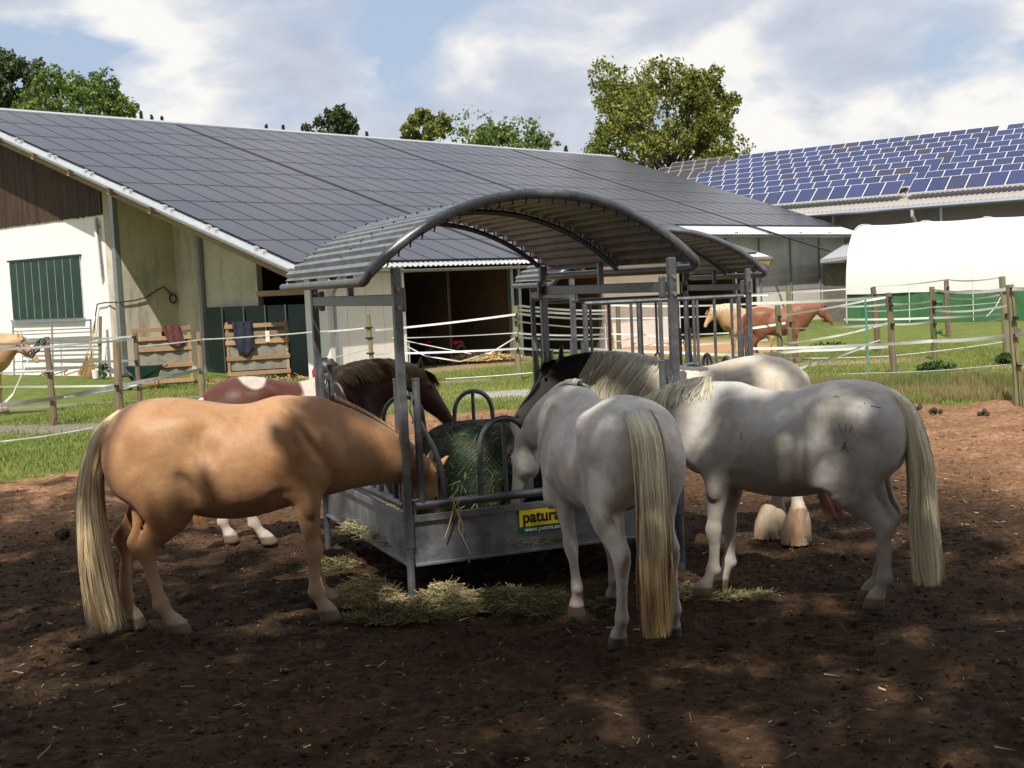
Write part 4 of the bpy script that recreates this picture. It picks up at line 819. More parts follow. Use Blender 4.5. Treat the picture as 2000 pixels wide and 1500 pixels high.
# maker's plate on the tray
def text_obj(name,s,size,mat,parent,loc,rot,bold=0.,extr=.0006,sx=1):
    cu=bpy.data.curves.new(name,'FONT'); cu.body=s; cu.size=size; cu.extrude=extr; cu.offset=bold; cu.align_x='LEFT'
    o=bpy.data.objects.new(name,cu); dg=bpy.context.evaluated_depsgraph_get(); COL.objects.link(o); dg.update(); me=bpy.data.meshes.new_from_object(o.evaluated_get(bpy.context.evaluated_depsgraph_get())); COL.objects.unlink(o); bpy.data.objects.remove(o)
    me.materials.clear(); me.materials.append(mat); o=link(name,me,parent); o.location=loc; o.rotation_euler=rot; o.scale=(sx,1,1); return o
px0=.80; sg=obj('sign_plate',MB().box((px0+.17,-.012,.497),(.36,.004,.125)),simple('plate_yellow',(.80,.60,.02),.4,0,.04),rack1)
obj('sign_band',MB().box((0,0,0),(.36,.004,.045)),simple('plate_green',(.01,.10,.06),.4,0,.04),sg).location=(px0+.17,-.0125,.412)
tb_=simple('plate_black',(.012,.02,.012),.5); tw=simple('plate_white',(.75,.75,.72),.5)
text_obj('lettering','patura',.112,tb_,sg,(px0+.012,-.0155,.462),(R(90),0,0),.0035,sx=.98); text_obj('lettering','www.patura.com',.040,tw,sg,(px0+.025,-.0162,.400),(R(90),0,0),.0008,sx=1.08)
for a_,s_ in ((0,1.),(.6,.8),(-.6,.8)):
    c=Vector((px0+.255,-.0155,.535)); d=Vector((math.sin(a_),0,math.cos(a_))); e=Vector((math.cos(a_),0,-math.sin(a_))); L_=.032*s_
    obj('leaf_emblem',MB().add([c,c+d*L_*.5+e*.007,c+d*L_,c+d*L_*.5-e*.007],[(0,1,2,3)]),tb_,sg)
# netted hay bale
def bale():
    nu,nv=64,40; V=[]; 
    for j in range(nv+1):
        ph=math.pi*j/nv
        for i in range(nu):
            a_=2*math.pi*i/nu; cx=math.copysign(abs(math.cos(a_))**.75,math.cos(a_)); cy=math.copysign(abs(math.sin(a_))**.75,math.sin(a_)); sn=math.sin(ph)**.55; cz=math.copysign(abs(math.cos(ph))**.8,math.cos(ph))
            p=Vector((cx*sn*.60,cy*sn*.80,cz*.37)); k=1+.10*mnoise.noise(p*2.1+Vector((3,1,2)))+.05*mnoise.noise(p*6)+.015*mnoise.noise(p*20); V.append(p*k)
    return V,nu,nv
V,nu,nv=bale(); c=rk(LX*.56,LY*.46,.67)
F_=[(j*nu+i,j*nu+(i+1)%nu,(j+1)*nu+(i+1)%nu,(j+1)*nu+i) for j in range(nv) for i in range(nu)]
bl=thing('hay_bale','big lumpy hay bale wrapped in dark green net inside the near rack','hay bale',c,RZ)
t=NT('bale_hay'); v=t.coord(); f=t.noise(t.coord((1,1,3)),26,5,.75,1.); t.bump(f,1.,.03); t.out(t.mix(t.ramp(t.noise(v,3,4,.6),[(.45,0.),(.65,.8)]),t.ramp(f,[(.35,(.012,.028,.016)),(.65,(.05,.075,.03))]),t.ramp(f,[(.35,(.04,.045,.015)),(.7,(.26,.22,.10))])),.9,0,.1)
mb=MB(); mb.v=[tuple(p) for p in V]; mb.f=F_; obj('hay_body',mb,t.m,bl,smooth=True)
mb=MB(); tf=[]
V2=[p*1.012 for p in V]
NV=[];NF=[]
def netline(seq,w=.0028):
    for a,b in zip(seq[:-1],seq[1:]):
        d=(b-a); 
        if d.length<1e-4: continue
        n_=((a+b)/2).normalized(); s=d.cross(n_).normalized()*w; k=len(NV); NV.extend([a-s,a+s,b+s,b-s]); NF.append((k,k+1,k+2,k+3))
def bp_(i,j):
    i0=int(math.floor(i))%nu; fr=i-math.floor(i); j0=min(int(j),nv-1); fj=j-j0; g_=lambda a,b: V2[b*nu+a%nu]
    return (g_(i0,j0)*(1-fr)+g_(i0+1,j0)*fr)*(1-fj)+(g_(i0,j0+1)*(1-fr)+g_(i0+1,j0+1)*fr)*fj
for k in range(96):
    for sgn in (-1,1): netline([bp_((k*nu/96+sgn*j*.42)%nu,j) for j in np.arange(1,nv-1,.5)])
mb.v=[tuple(p) for p in NV]; mb.f=NF; tag(obj('net',mb,simple('green_net',(.006,.035,.022),.6),bl),kind='stuff')
n=2600; idx=rng.integers(0,len(V),n); P0=np.array([tuple(V[i]) for i in idx])*1.0+rng.normal(0,.01,(n,3)); Nr=P0/np.linalg.norm(P0,axis=1)[:,None]; D=rng.normal(0,1,(n,3))*.7+Nr*.25+np.array([0,0,-.2]); D/=np.linalg.norm(D,axis=1)[:,None]; L=rng.uniform(.03,.11,(n,1)); S=np.cross(D,Nr); S/=np.linalg.norm(S,axis=1)[:,None]+1e-9; P1=P0+D*L+Nr*.012
VV=np.stack([P0-S*.0016,P0+S*.0016,P1+S*.0007,P1-S*.0007],1).reshape(-1,3); cc=np.repeat((np.array([.12,.12,.045])+(np.array([.55,.46,.24])-np.array([.16,.17,.06]))*rng.random((n,1))**1.6),4,0)
tag(link('hay_strands',mesh_np('hay_strands',VV,np.arange(4*n).reshape(-1,4),M['litter'],cc),bl),kind='stuff')
# hay lying in the tray, twine on the rail
for k,(x,y) in enumerate(((.35,.25),(1.0,.12),(1.6,.25),(.2,1.2),(1.9,1.4))):
    pass
p=rk(LX/2,LY/2,.31); strand_pile('tray_hay',p.x,p.y,p.z,1.15,1.25,.22,5200,.16,[(.07,.09,.03),(.42,.36,.18)],'loose green hay filling the tray of the near rack')
def twine(pts,lb):
    o=obj('twine',MB().tube([rk(*q) for q in pts],.006,5),simple('twine_fibre',(.33,.25,.14),.9),smooth=True); return tag(o,lb,'twine')
twine([(.30,-.01,.70),(.31,-.045,.66),(.30,-.04,.60),(.27,-.03,.5),(.24,-.03,.43)],'left frayed end of baling twine hanging from the front rail')
twine([(.31,.03,.69),(.33,-.04,.67),(.35,-.04,.60),(.34,-.03,.48),(.38,-.03,.38),(.41,-.035,.30),(.40,-.03,.24)],'long right end of baling twine hanging over the tray side')
twine([(.29,.0,.62),(.30,-.045,.67),(.32,.0,.70),(.34,.02,.65),(.35,-.045,.66),(.31,-.05,.64),(.36,-.045,.52),(.37,-.03,.45)],'knot of baling twine tied round the front rail')
# hay on the ground round the rack
PALE=[(.28,.25,.12),(.68,.55,.31)]; DARKH=[(.06,.06,.025),(.26,.22,.11)]
for k,(px,py,rx,ry,h,n,cl,lb) in enumerate(((712,1172,.25,.18,.19,2300,PALE,'pale heap of hay between palomino hooves and the front post'),(868,1190,.27,.17,.20,2500,PALE,'pale tuft of hay right of the front post of the rack'),(640,1105,.22,.2,.06,600,DARKH,'thin hay behind the palomino front legs'),(790,1200,.38,.22,.05,1500,DARKH,'dark trampled hay round the foot of the front post'),(985,1178,.48,.2,.11,2800,[(.10,.10,.04),(.42,.35,.18)],'greenish trampled hay under the maker plate side of the rack'),(1120,1190,.40,.16,.04,800,DARKH,'scattered hay under the standing white horse'),(1335,1160,.20,.14,.06,800,PALE,'small hay patch behind the tail of the rear view horse'),(1420,1165,.3,.12,.03,400,DARKH,'wisps of hay by the grey horse front hooves'))):
    q=onZ(px,py,0); strand_pile('ground_hay',q.x,q.y,.0,rx,ry,h,n,.15,cl,lb,wd=.0020)
# ---------------------------------------------------------------- horses
class Field:
    def __init__(s,lo,hi,h):
        s.h=h; s.lo=np.array(lo,float); s.n=np.ceil((np.array(hi)-s.lo)/h).astype(int)+1; s.F=np.full(s.n,.25,np.float32)
        s.ax=[(s.lo[i]+np.arange(s.n[i])*h).astype(np.float32) for i in range(3)]
    def _seg(s,a,b,la,r0,r1,acc):
        a=np.array(a,np.float32);b=np.array(b,np.float32); m=max(*r0,*r1)+.07; lo=np.minimum(a,b)-m; hi=np.maximum(a,b)+m
        i0=np.clip(np.floor((lo-s.lo)/s.h).astype(int),0,s.n-1); i1=np.clip(np.ceil((hi-s.lo)/s.h).astype(int)+1,1,s.n)
        if (i1<=i0).any(): return
        sl=tuple(slice(p,q) for p,q in zip(i0,i1)); X=s.ax[0][sl[0]][:,None,None]-a[0];Y=s.ax[1][sl[1]][None,:,None]-a[1];Z=s.ax[2][sl[2]][None,None,:]-a[2]
        d=b-a; L=float(np.linalg.norm(d)); t=d/L if L>1e-6 else np.array([0,0,1.]); l=la-t*np.dot(la,t); nl=np.linalg.norm(l)
        if nl<1e-3: l=np.cross(t,[0,0,1.]); nl=np.linalg.norm(l)
        l=l/nl; v=np.cross(t,l)
        w=X*t[0]+Y*t[1]+Z*t[2]; u=X*l[0]+Y*l[1]+Z*l[2]; vv=X*v[0]+Y*v[1]+Z*v[2]; f=np.clip(w/max(L,1e-6),0,1); e=w-f*L
        ru=r0[0]+(r1[0]-r0[0])*f; rv=r0[1]+(r1[1]-r0[1])*f; rw=np.minimum(ru,rv)
        A=(u/ru)**2+(vv/rv)**2+(e/rw)**2; k0=np.sqrt(A); k1=np.sqrt((u/ru**2)**2+(vv/rv**2)**2+(e/rw**2)**2)+1e-6
        D=k0*(k0-1)/k1; D=np.where(k0<.15,-rw,D); sl=tuple(slice(max(q.start-o_,0),min(q.stop-o_,m_)) for q,o_,m_ in zip(sl,s.off,acc.shape)); acc[sl]=np.minimum(acc[sl],D[:acc[sl].shape[0],:acc[sl].shape[1],:acc[sl].shape[2]])
    def merge(s,acc,k):
        h=np.clip(.5+.5*(s.F-acc)/k,0,1); s.F=s.F*(1-h)+acc*h-k*h*(1-h)
    def chain(s,pts,lat=(0,1,0),k=.03,sub=3):
        P=np.array(pts,float); n=len(P); Q=[]
        for i in range(n-1):
            p0,p1,p2,p3=P[max(i-1,0)],P[i],P[i+1],P[min(i+2,n-1)]
            for j in range(sub):
                t=j/sub; Q.append(.5*((2*p1)+(-p0+p2)*t+(2*p0-5*p1+4*p2-p3)*t*t+(-p0+3*p1-3*p2+p3)*t**3))
        Q.append(P[-1]); la=np.array(lat,float); QQ=np.array(Q); mm=QQ[:,3:5].max()+.12; b0=np.clip(np.floor((QQ[:,:3].min(0)-mm-s.lo)/s.h).astype(int),0,s.n-1); b1=np.clip(np.ceil((QQ[:,:3].max(0)+mm-s.lo)/s.h).astype(int)+1,1,s.n); b1=np.maximum(b1,b0+1); bx=tuple(slice(p,q) for p,q in zip(b0,b1)); s.off=b0; acc=np.full(tuple(b1-b0),.25,np.float32)
        for a,b in zip(Q[:-1],Q[1:]): s._seg(a[:3],b[:3],la,(max(a[3],.004),max(a[4],.004)),(max(b[3],.004),max(b[4],.004)),acc)
        F=s.F[bx]; h=np.clip(.5+.5*(F-acc)/k,0,1); s.F[bx]=F*(1-h)+acc*h-k*h*(1-h); s.off=None; return Q
    def blob(s,c,r,k=.05,rot=0.):
        c=np.array(c); m=max(r)+.08; i0=np.clip(np.floor((c-m-s.lo)/s.h).astype(int),0,s.n-1); i1=np.clip(np.ceil((c+m-s.lo)/s.h).astype(int)+1,1,s.n); sl=tuple(slice(p,q) for p,q in zip(i0,i1))
        X=s.ax[0][sl[0]][:,None,None]-c[0];Y=s.ax[1][sl[1]][None,:,None]-c[1];Z=s.ax[2][sl[2]][None,None,:]-c[2]
        cr,sr=math.cos(rot),math.sin(rot); X2=X*cr+Z*sr; Z2=-X*sr+Z*cr
        k0=np.sqrt((X2/r[0])**2+(Y/r[1])**2+(Z2/r[2])**2)+1e-6; k1=np.sqrt((X2/r[0]**2)**2+(Y/r[1]**2)**2+(Z2/r[2]**2)**2)+1e-6
        D=np.where(k0<.15,-min(r),k0*(k0-1)/k1); F=s.F[sl]; h=np.clip(.5+.5*(F-D)/k,0,1); s.F[sl]=F*(1-h)+D*h-k*h*(1-h)
    def carve(s,c,r,k=.04,rot=0.):
        c=np.array(c); m=max(r)+.08; i0=np.clip(np.floor((c-m-s.lo)/s.h).astype(int),0,s.n-1); i1=np.clip(np.ceil((c+m-s.lo)/s.h).astype(int)+1,1,s.n); sl=tuple(slice(p,q) for p,q in zip(i0,i1))
        X=s.ax[0][sl[0]][:,None,None]-c[0];Y=s.ax[1][sl[1]][None,:,None]-c[1];Z=s.ax[2][sl[2]][None,None,:]-c[2]
        cr,sr=math.cos(rot),math.sin(rot); X2=X*cr+Z*sr; Z2=-X*sr+Z*cr
        k0=np.sqrt((X2/r[0])**2+(Y/r[1])**2+(Z2/r[2])**2)+1e-6; k1=np.sqrt((X2/r[0]**2)**2+(Y/r[1]**2)**2+(Z2/r[2]**2)**2)+1e-6
        D=-np.where(k0<.15,-min(r),k0*(k0-1)/k1); F=s.F[sl]; h=np.clip(.5-.5*(F-D)/k,0,1); s.F[sl]=F*(1-h)+D*h+k*h*(1-h)
    def nets(s):
        F=s.F; S=F<0; nx,ny,nz=F.shape
        c=np.zeros((nx-1,ny-1,nz-1),np.int16)
        for i in (0,1):
            for j in (0,1):
                for k in (0,1): c+=S[i:nx-1+i,j:ny-1+j,k:nz-1+k]
        I=np.argwhere((c>0)&(c<8)); idx=np.full(c.shape,-1,np.int64); idx[tuple(I.T)]=np.arange(len(I)); acc=np.zeros((len(I),3)); cnt=np.zeros(len(I))
        cn=[(a,b,d) for a in (0,1) for b in (0,1) for d in (0,1)]
        for a in cn:
            for ax in range(3):
                if a[ax]: continue
                b=list(a); b[ax]=1; fa=F[I[:,0]+a[0],I[:,1]+a[1],I[:,2]+a[2]]; fb=F[I[:,0]+b[0],I[:,1]+b[1],I[:,2]+b[2]]; m=(fa<0)!=(fb<0)
                t=np.where(m,fa/(fa-fb+1e-12),0); p=np.array(a,float)[None]+0*acc; p[:,ax]+=t; acc[m]+=p[m]; cnt+=m
        V=(I+acc/cnt[:,None])*s.h+s.lo; Q=[]
        for ax in range(3):
            o=[0,1,2]; o.remove(ax); a,b=o
            s1=[slice(None)]*3; s2=[slice(None)]*3; s1[ax]=slice(0,-1); s2[ax]=slice(1,None)
            E=np.argwhere(S[tuple(s1)]!=S[tuple(s2)]); E=E[(E[:,a]>0)&(E[:,b]>0)&(E[:,a]<F.shape[a]-1)&(E[:,b]<F.shape[b]-1)]
            def g(da,db):
                q=E.copy(); q[:,a]-=da; q[:,b]-=db; return idx[tuple(q.T)]
            q=np.stack([g(1,1),g(0,1),g(0,0),g(1,0)],1); inside=S[tuple(E.T)]
            flip=inside if ax!=1 else ~inside; q[~flip]=q[~flip][:,::-1]; Q.append(q)
        return V,np.concatenate(Q)
def smooth_mesh(V,Q,it=2,lam=.5):
    E=np.concatenate([Q[:,[0,1]],Q[:,[1,2]],Q[:,[2,3]],Q[:,[3,0]]]); n=len(V)
    for _ in range(it):
        for l in (lam,-lam*.9):
            A=np.zeros_like(V); c=np.bincount(E[:,0],minlength=n)+1e-9
            for d in range(3): A[:,d]=np.bincount(E[:,0],weights=V[E[:,1],d],minlength=n)
            V=V+l*(A/c[:,None]-V)*(c>.5)[:,None]
    return V
def ribbons(P,S,w,cols):
    """P (N,K,3) centre lines, S (N,K,3) or (N,1,3) side vectors, w (K,) half widths"""
    N,K,_=P.shape; V=np.stack([P-S*w[None,:,None],P+S*w[None,:,None]],2).reshape(-1,3); i=(np.arange(N)[:,None]*(K*2)+np.arange(K-1)[None]*2).ravel(); return V,np.stack([i,i+1,i+3,i+2],1),np.repeat(cols,K*2,0)
def bez(P,t):
    P=[np.array(p,float) for p in P]; n=len(P); t=np.asarray(t)[:,None]; K=(n-1)*40
    # Catmull-Rom through the points, evaluated at t in 0..1
    s=t[:,0]*(n-1); i=np.clip(s.astype(int),0,n-2); f=(s-i)[:,None]; A=np.array(P); p0=A[np.maximum(i-1,0)];p1=A[i];p2=A[i+1];p3=A[np.minimum(i+2,n-1)]
    return .5*((2*p1)+(-p0+p2)*f+(2*p0-5*p1+4*p2-p3)*f*f+(-p0+3*p1-3*p2+p3)*f**3)
def norm(v): v=np.array(v,float); return v/(np.linalg.norm(v)+1e-12)
HM={}
def coat_mat(name,speck=0.):
    if name in HM: return HM[name]
    t=NT(name); a=t.attr(); v=t.coord(); f=t.noise(v,5,6,.65,.4); hair=t.noise(t.coord((70,220,110),rot=(0,.5,0)),1,4,.7); fine=t.noise(v,38,4,.7)
    c=t.mix(t.ramp(f,[(.42,0.),(.68,.58)]),a,t.mix(1.,a,(.60,.47,.34),'MULTIPLY'))
    c=t.mix(t.ramp(hair,[(.35,0.),(.65,.30)]),c,t.mix(1.,c,(.72,.66,.60),'MULTIPLY')); c=t.mix(t.ramp(fine,[(.52,0.),(.72,.30)]),c,t.mix(1.,c,(.62,.52,.42),'MULTIPLY'))
    if speck:
        n1=t.noise(t.coord((1,1,1)),95,2,.5); n2=t.noise(v,2.2,3,.6); k=t.math('MULTIPLY',t.ramp(n1,[(.63,0.),(.68,1.)]),t.ramp(n2,[(.42,0.),(.62,speck)])); c=t.mix(k,c,(.06,.035,.025))
    t.bump(t.math('ADD',t.math('MULTIPLY',hair,.22),t.noise(v,16,3,.5)),.25,.012); HM[name]=t.out(c,.5,0,.32,.12); return HM[name]
def horse(label,loc,rz,scale,pose,coat,hairc,res=.0125,speck=0.,girth=1.,feather=False,group=None,tail=None,mane=1,tail_n=900,matname='coat'):
    pose=dict(pose); root=thing('horse',label,'horse',loc,rz,group,scale)
    poll=np.array(pose['poll'],float); muz=np.array(pose['muzzle'],float)
    hip_dx=pose.get('hip_dx',0.)
    lo=np.array([-1.02,-.55,-.02]); hi=np.array([.85,.55,1.62])
    for q in (poll,muz): lo=np.minimum(lo,q-.27); hi=np.maximum(hi,q+.27)
    for d in pose['hoof'].values(): lo[0]=min(lo[0],-.75+d[0]); hi[0]=max(hi[0],.62+d[0])
    lo[2]=-.03
    Fd=Field(lo,hi,res); g_=girth
    Fd.chain([(-.62,0,1.12,.19,.20),(-.46,0,1.13,.26,.28),(-.22,0,1.075,.285*g_,.315*g_),(0,0,1.04,.305*g_,.325*g_),(.2,0,1.05,.295*g_,.33),(.38,0,1.08,.25,.31),(.53,0,1.10,.19,.25)],k=.02)
    Fd.chain([(-.72,0,1.26,.09,.10),(-.60,0,1.315,.15,.135),(-.46,0,1.335,.175,.15),(-.28,0,1.315,.165,.155),(-.05,0,1.255,.155,.15),(.14,0,1.25,.14,.155),(.30,0,1.30,.095,.155),(.44,0,1.29,.08,.15)],k=.10)
    for s in (1,-1):
        Fd.blob((-.44,s*.13,1.22),(.27,.155,.20),.08,-.15); Fd.blob((-.50,s*.165,1.02),(.20,.115,.27),.07,.25); Fd.blob((-.67,s*.125,1.09),(.115,.115,.22),.06,.1)
        Fd.blob((.40,s*.165,1.12),(.15,.085,.28),.07,.45); Fd.blob((.56,s*.135,1.02),(.125,.10,.13),.06); Fd.blob((.40,s*.17,.93),(.15,.09,.14),.05,-.3); Fd.blob((-.26,s*.19,.92),(.12,.07,.13),.07)
    Fd.blob((.62,0,1.03),(.14,.18,.18),.06)
    for s in (1,-1):
        Fd.blob((-.29,s*.19,1.31),(.09,.06,.06),.09); Fd.blob((-.40,s*.20,.93),(.10,.06,.12),.04); Fd.blob((-.50,s*.19,.80),(.07,.055,.12),.04,.5)
        Fd.blob((.46,s*.215,.80),(.055,.045,.11),.035); Fd.blob((.44,s*.20,1.20),(.05,.05,.22),.05,.55); Fd.blob((.60,s*.17,1.10),(.06,.06,.14),.04,.3)
        Fd.blob((.27,s*.235,.93),(.09,.055,.06),.04)
        Fd.carve((.29,s*.32,.80),(.04,.06,.12),.09); Fd.carve((-.26,s*.30,.86),(.06,.07,.16),.08,.4); Fd.carve((-.18,s*.345,1.20),(.08,.05,.08),.10); Fd.carve((.50,s*.27,1.12),(.025,.05,.20),.05,.5)
        Fd.carve((-.60,s*.33,1.0),(.03,.06,.20),.06,.15)
    Fd.carve((-.80,0,.98),(.13,.025,.22),.05); Fd.carve((.76,0,1.0),(.06,.02,.14),.03)
    legs={'FL':(1,1),'FR':(1,-1),'HL':(-1,1),'HR':(-1,-1)}; hoofpos={}
    for kx,(fb,s) in legs.items():
        dx,dy=pose['hoof'].get(kx,(0,0))[:2]
        def o(p):
            z=p[2]; w=float(np.clip((.92-z)/.92,0,1))**.9; return (p[0]+dx*w,p[1]*1.0+dy*w,z)+tuple(p[3:])
        th_=pose.get('thick',1.)
        if fb>0:
            c=[(.50,s*.155,1.04,.085,.13),(.44,s*.165,.90,.078,.115),(.43,s*.155,.76,.062,.088),(.437,s*.147,.63,.050,.064),(.445,s*.14,.54,.044,.052),(.45,s*.14,.475,.049,.058),(.447,s*.14,.425,.042,.046),(.447,s*.14,.37,.029,.029),(.446,s*.14,.27,.027,.027),(.442,s*.14,.205,.037,.046),(.458,s*.14,.15,.032,.038),(.488,s*.14,.095,.040,.047)]
            hf=[(.492,s*.14,.085,.046,.054),(.512,s*.14,.035,.055,.066),(.520,s*.14,-.02,.060,.072)]
        else:
            c=[(-.50,s*.155,1.06,.12,.21),(-.42,s*.165,.92,.105,.175),(-.43,s*.158,.79,.086,.148),(-.50,s*.148,.69,.063,.100),(-.572,s*.138,.61,.049,.070),(-.612,s*.133,.545,.050,.066),(-.610,s*.13,.48,.040,.048),(-.594,s*.13,.40,.030,.032),(-.582,s*.13,.28,.029,.030),(-.580,s*.13,.21,.039,.049),(-.560,s*.13,.15,.033,.040),(-.528,s*.13,.095,.041,.048)]
            hf=[(-.522,s*.13,.085,.047,.055),(-.502,s*.13,.035,.055,.066),(-.494,s*.13,-.02,.060,.072)]
            Fd.chain([o(p) for p in [(-.60,s*.14,.84,.03,.05),(-.645,s*.138,.70,.020,.026),(-.688,s*.134,.605,.028,.034),(-.655,s*.132,.555,.026,.03)]],k=.025)
        tx=-.030 if fb>0 else -.034; Fd.chain([o((c[k_][0]+tx*f_,c[k_][1],zz_,.017,.017)) for k_,zz_,f_ in ((6,.42,.6),(7,.36,1.),(8,.28,1.),(8,.22,.9))],k=.010)
        c=[(p[0],p[1],p[2],p[3]*(th_ if p[2]<.7 else 1),p[4]*(th_ if p[2]<.7 else 1)) for p in c]
        Fd.chain([o(p) for p in c],k=.035)
        if feather: Fd.chain([o(p) for p in [(c[8][0]-.02,c[8][1],.30,.04,.05),(c[9][0]-.015,c[9][1],.19,.075,.085),(c[10][0]-.0,c[10][1],.10,.095,.11),(c[10][0]+.01,c[10][1],.045,.09,.115)]],k=.03)
        Fd.chain([o(p) for p in hf],k=.012); q=o(hf[1]); hoofpos[kx]=q
        # ergot / knee cap hints
        q=o((c[9][0]-.03,c[9][1],.195)); Fd.blob(q,(.028,.026,.03),.02)
    if feather:
        N=6500; kk=list(hoofpos); pick=rng.integers(0,4,N); C0=np.array([hoofpos[kk[i]] for i in pick])[:,:3]; a=rng.uniform(0,6.283,N); K=6; t_=np.linspace(0,1,K); z0=rng.uniform(.05,.30,N); z1=np.maximum(z0-rng.uniform(.04,.08,N),.006)
        rr=np.interp(z0,[.05,.15,.3],[.100,.101,.062])[:,None]+.006*t_[None]**1.3; P=np.stack([C0[:,0:1]-.035-.16*np.clip(z0[:,None]-.1,0,1)+np.cos(a)[:,None]*rr*1.05,C0[:,1:2]+np.sin(a)[:,None]*rr,z0[:,None]*(1-t_)+z1[:,None]*t_],2)
        q=rng.random((N,1)); c=lerp3((.60,.50,.37),(.42,.21,.10),np.clip(vn(a*.8+pick*7,z0*6,1.3,5)*1.7-.45,0,1))*rng.uniform(.85,1.08,(N,1)); S=np.repeat(np.stack([-np.sin(a),np.cos(a),0*a],1)[:,None],K,1); VV,FF,CC=ribbons(P,S,.0055*np.array([.8,1,1,.9,.7,.2]),c); tag(link('leg_feather',mesh_np('leg_feather',VV,FF,M['hair'],CC),root),kind='stuff')
    # neck
    nb=np.array(pose.get('nb',[.46,0,1.16]),float); ctrl=np.array(pose.get('nctrl',(nb+poll)/2+np.array([0,0,.06])),float); tt=np.linspace(0,1,7); NP=[]
    for t_ in tt:
        p=nb*(1-t_)**2+2*ctrl*t_*(1-t_)+poll*t_**2; nk=pose.get('nk',1.); ru=(.155*(1-t_)**1.1+.072)*nk; rv=(.265*(1-t_)**1.1+.092)*nk; NP.append((*p,ru if t_>0 else .15,rv*.92))
    horiz=np.array([poll[0]-nb[0],poll[1],0]); lat=norm(np.cross([0,0,1],horiz)) if np.linalg.norm(horiz)>.05 else np.array([0,1,0])
    Fd.chain(NP,lat=lat,k=.07,sub=6)
    # head
    h=norm(muz-poll); HL=float(np.linalg.norm(muz-poll)); base=NP[3][:3]; th_=np.array(base)-poll; th_=th_-h*np.dot(th_,h); th_=norm(th_); hl=norm(np.cross(h,th_)); s_=HL/.60
    def H(a,b,c_=0): return tuple(poll+h*a*s_+th_*b*s_+hl*c_*s_)
    Fd.chain([(*H(-.02,.03),.078*s_,.098*s_),(*H(.10,.045),.092*s_,.128*s_),(*H(.20,.05),.088*s_,.130*s_),(*H(.32,.035),.066*s_,.102*s_),(*H(.44,.02),.052*s_,.076*s_),(*H(.53,.02),.053*s_,.06*s_),(*H(.585,.025),.046*s_,.048*s_)],lat=hl,k=.03)
    for s in (1,-1):
        Fd.blob(H(.17,.10,s*.035),(.10*s_,.055*s_,.10*s_),.04); Fd.blob(H(.165,-.01,s*.068),(.035*s_,.03*s_,.03*s_),.03)
        e0=np.array(H(-.03,-.03,s*.055)); ed=norm(-h*.75-th_*.55+hl*s*.30); Fd.chain([(*e0,.03*s_,.026*s_),(*(e0+ed*.05*s_),.034*s_,.022*s_),(*(e0+ed*.10*s_),.026*s_,.017*s_),(*(e0+ed*.15*s_),.007,.006)],lat=hl,k=.012)
    Fd.blob(H(.57,.05),(.035,.03,.03),.03)
    dock=pose.get('dock',[(-.70,0,1.33),(-.80,0,1.24),(-.83,0,1.05),(-.83,0,.85)]); Fd.chain([(*dock[0],.05,.05),(*dock[1],.042,.042),(*dock[2],.032,.032),(*dock[3],.02,.02)],k=.04)
    Zg=Fd.ax[2][None,None,:]; Fd.F=np.maximum(Fd.F,(-Zg).astype(np.float32))
    V,Q=Fd.nets(); V=smooth_mesh(V,Q,5 if res<.02 else 2,.55)
    # coat
    ctx=dict(poll=poll,muz=muz,h=h,th=th_,hl=hl,s=s_,dock=dock)
    n1=vn(V[:,0]+V[:,1]*.7,V[:,2]-V[:,1]*.4,7.,1,3); n2=vn(V[:,0]-V[:,1],V[:,2],2.2,5,3)
    C=coat(V,ctx,n1,n2)
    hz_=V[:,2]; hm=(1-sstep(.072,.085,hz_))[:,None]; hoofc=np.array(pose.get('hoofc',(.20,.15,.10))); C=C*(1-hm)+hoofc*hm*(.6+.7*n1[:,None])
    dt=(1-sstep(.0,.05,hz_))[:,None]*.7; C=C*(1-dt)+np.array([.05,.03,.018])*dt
    nd=np.minimum(*[np.linalg.norm(V-np.array(H(.535,-.005,s*.048)),axis=1) for s in (1,-1)]); k=(1-sstep(.010,.020,nd))[:,None]; C=C*(1-k)+np.array([.01,.008,.008])*k
    me=mesh_np('body',V,Q,coat_mat(matname,speck),np.clip(C,0,1),True); link('body',me,root)
    for s in (1,-1):
        link('eye',obj_mesh_sphere(.021*s_),root,H(.165,-.012,s*.085))
    # hair
    if tail is not None:
        N=tail_n*2; K=14; t_=np.linspace(0,1,K); ax_=bez(tail['path'],t_); rad=np.interp(t_,np.linspace(0,1,len(tail['rad'])),tail['rad']); 
        a=rng.uniform(0,6.283,N); r=np.sqrt(rng.random(N)); end=1-rng.random(N)**2.2*.45*tail.get('ragged',1.)
        s0=rng.random(N)[:,None]**1.6*.17; tt2=s0+t_[None]*(end[:,None]-s0); P=np.stack([np.interp(tt2,t_,ax_[:,i]) for i in range(3)],2); rr=np.interp(tt2,t_,rad)*r[:,None]
        ph=rng.uniform(0,6.283,(N,2)); ck=np.floor(a*3.2+r*2)[:,None]; wv1=(np.sin(tt2*9+ph[:,:1]*.4+ck)*.016+np.sin(tt2*23+ck*2.1)*.004)*tt2; wv2=(np.sin(tt2*7+ph[:,1:]*.4+ck*1.7)*.018+rng.normal(0,.012,(N,1))*tt2)*tt2
        lump=np.cos(a*5)[:,None]*.10*tt2
        P[:,:,0]+=np.cos(a)[:,None]*rr*tail.get('fx',.62)+wv1; P[:,:,1]+=np.sin(a)[:,None]*rr*(1+lump)+wv2
        S=np.stack([-np.sin(a),np.cos(a),np.zeros(N)],1)[:,None]; w=.0042*np.interp(t_,[0,.2,.75,1],[.9,1.,.7,.1])
        hc=np.array(hairc); q=rng.random((N,1)); c=hc[0]*(1-q)+hc[1]*q; c*=rng.uniform(.82,1.12,(N,1))
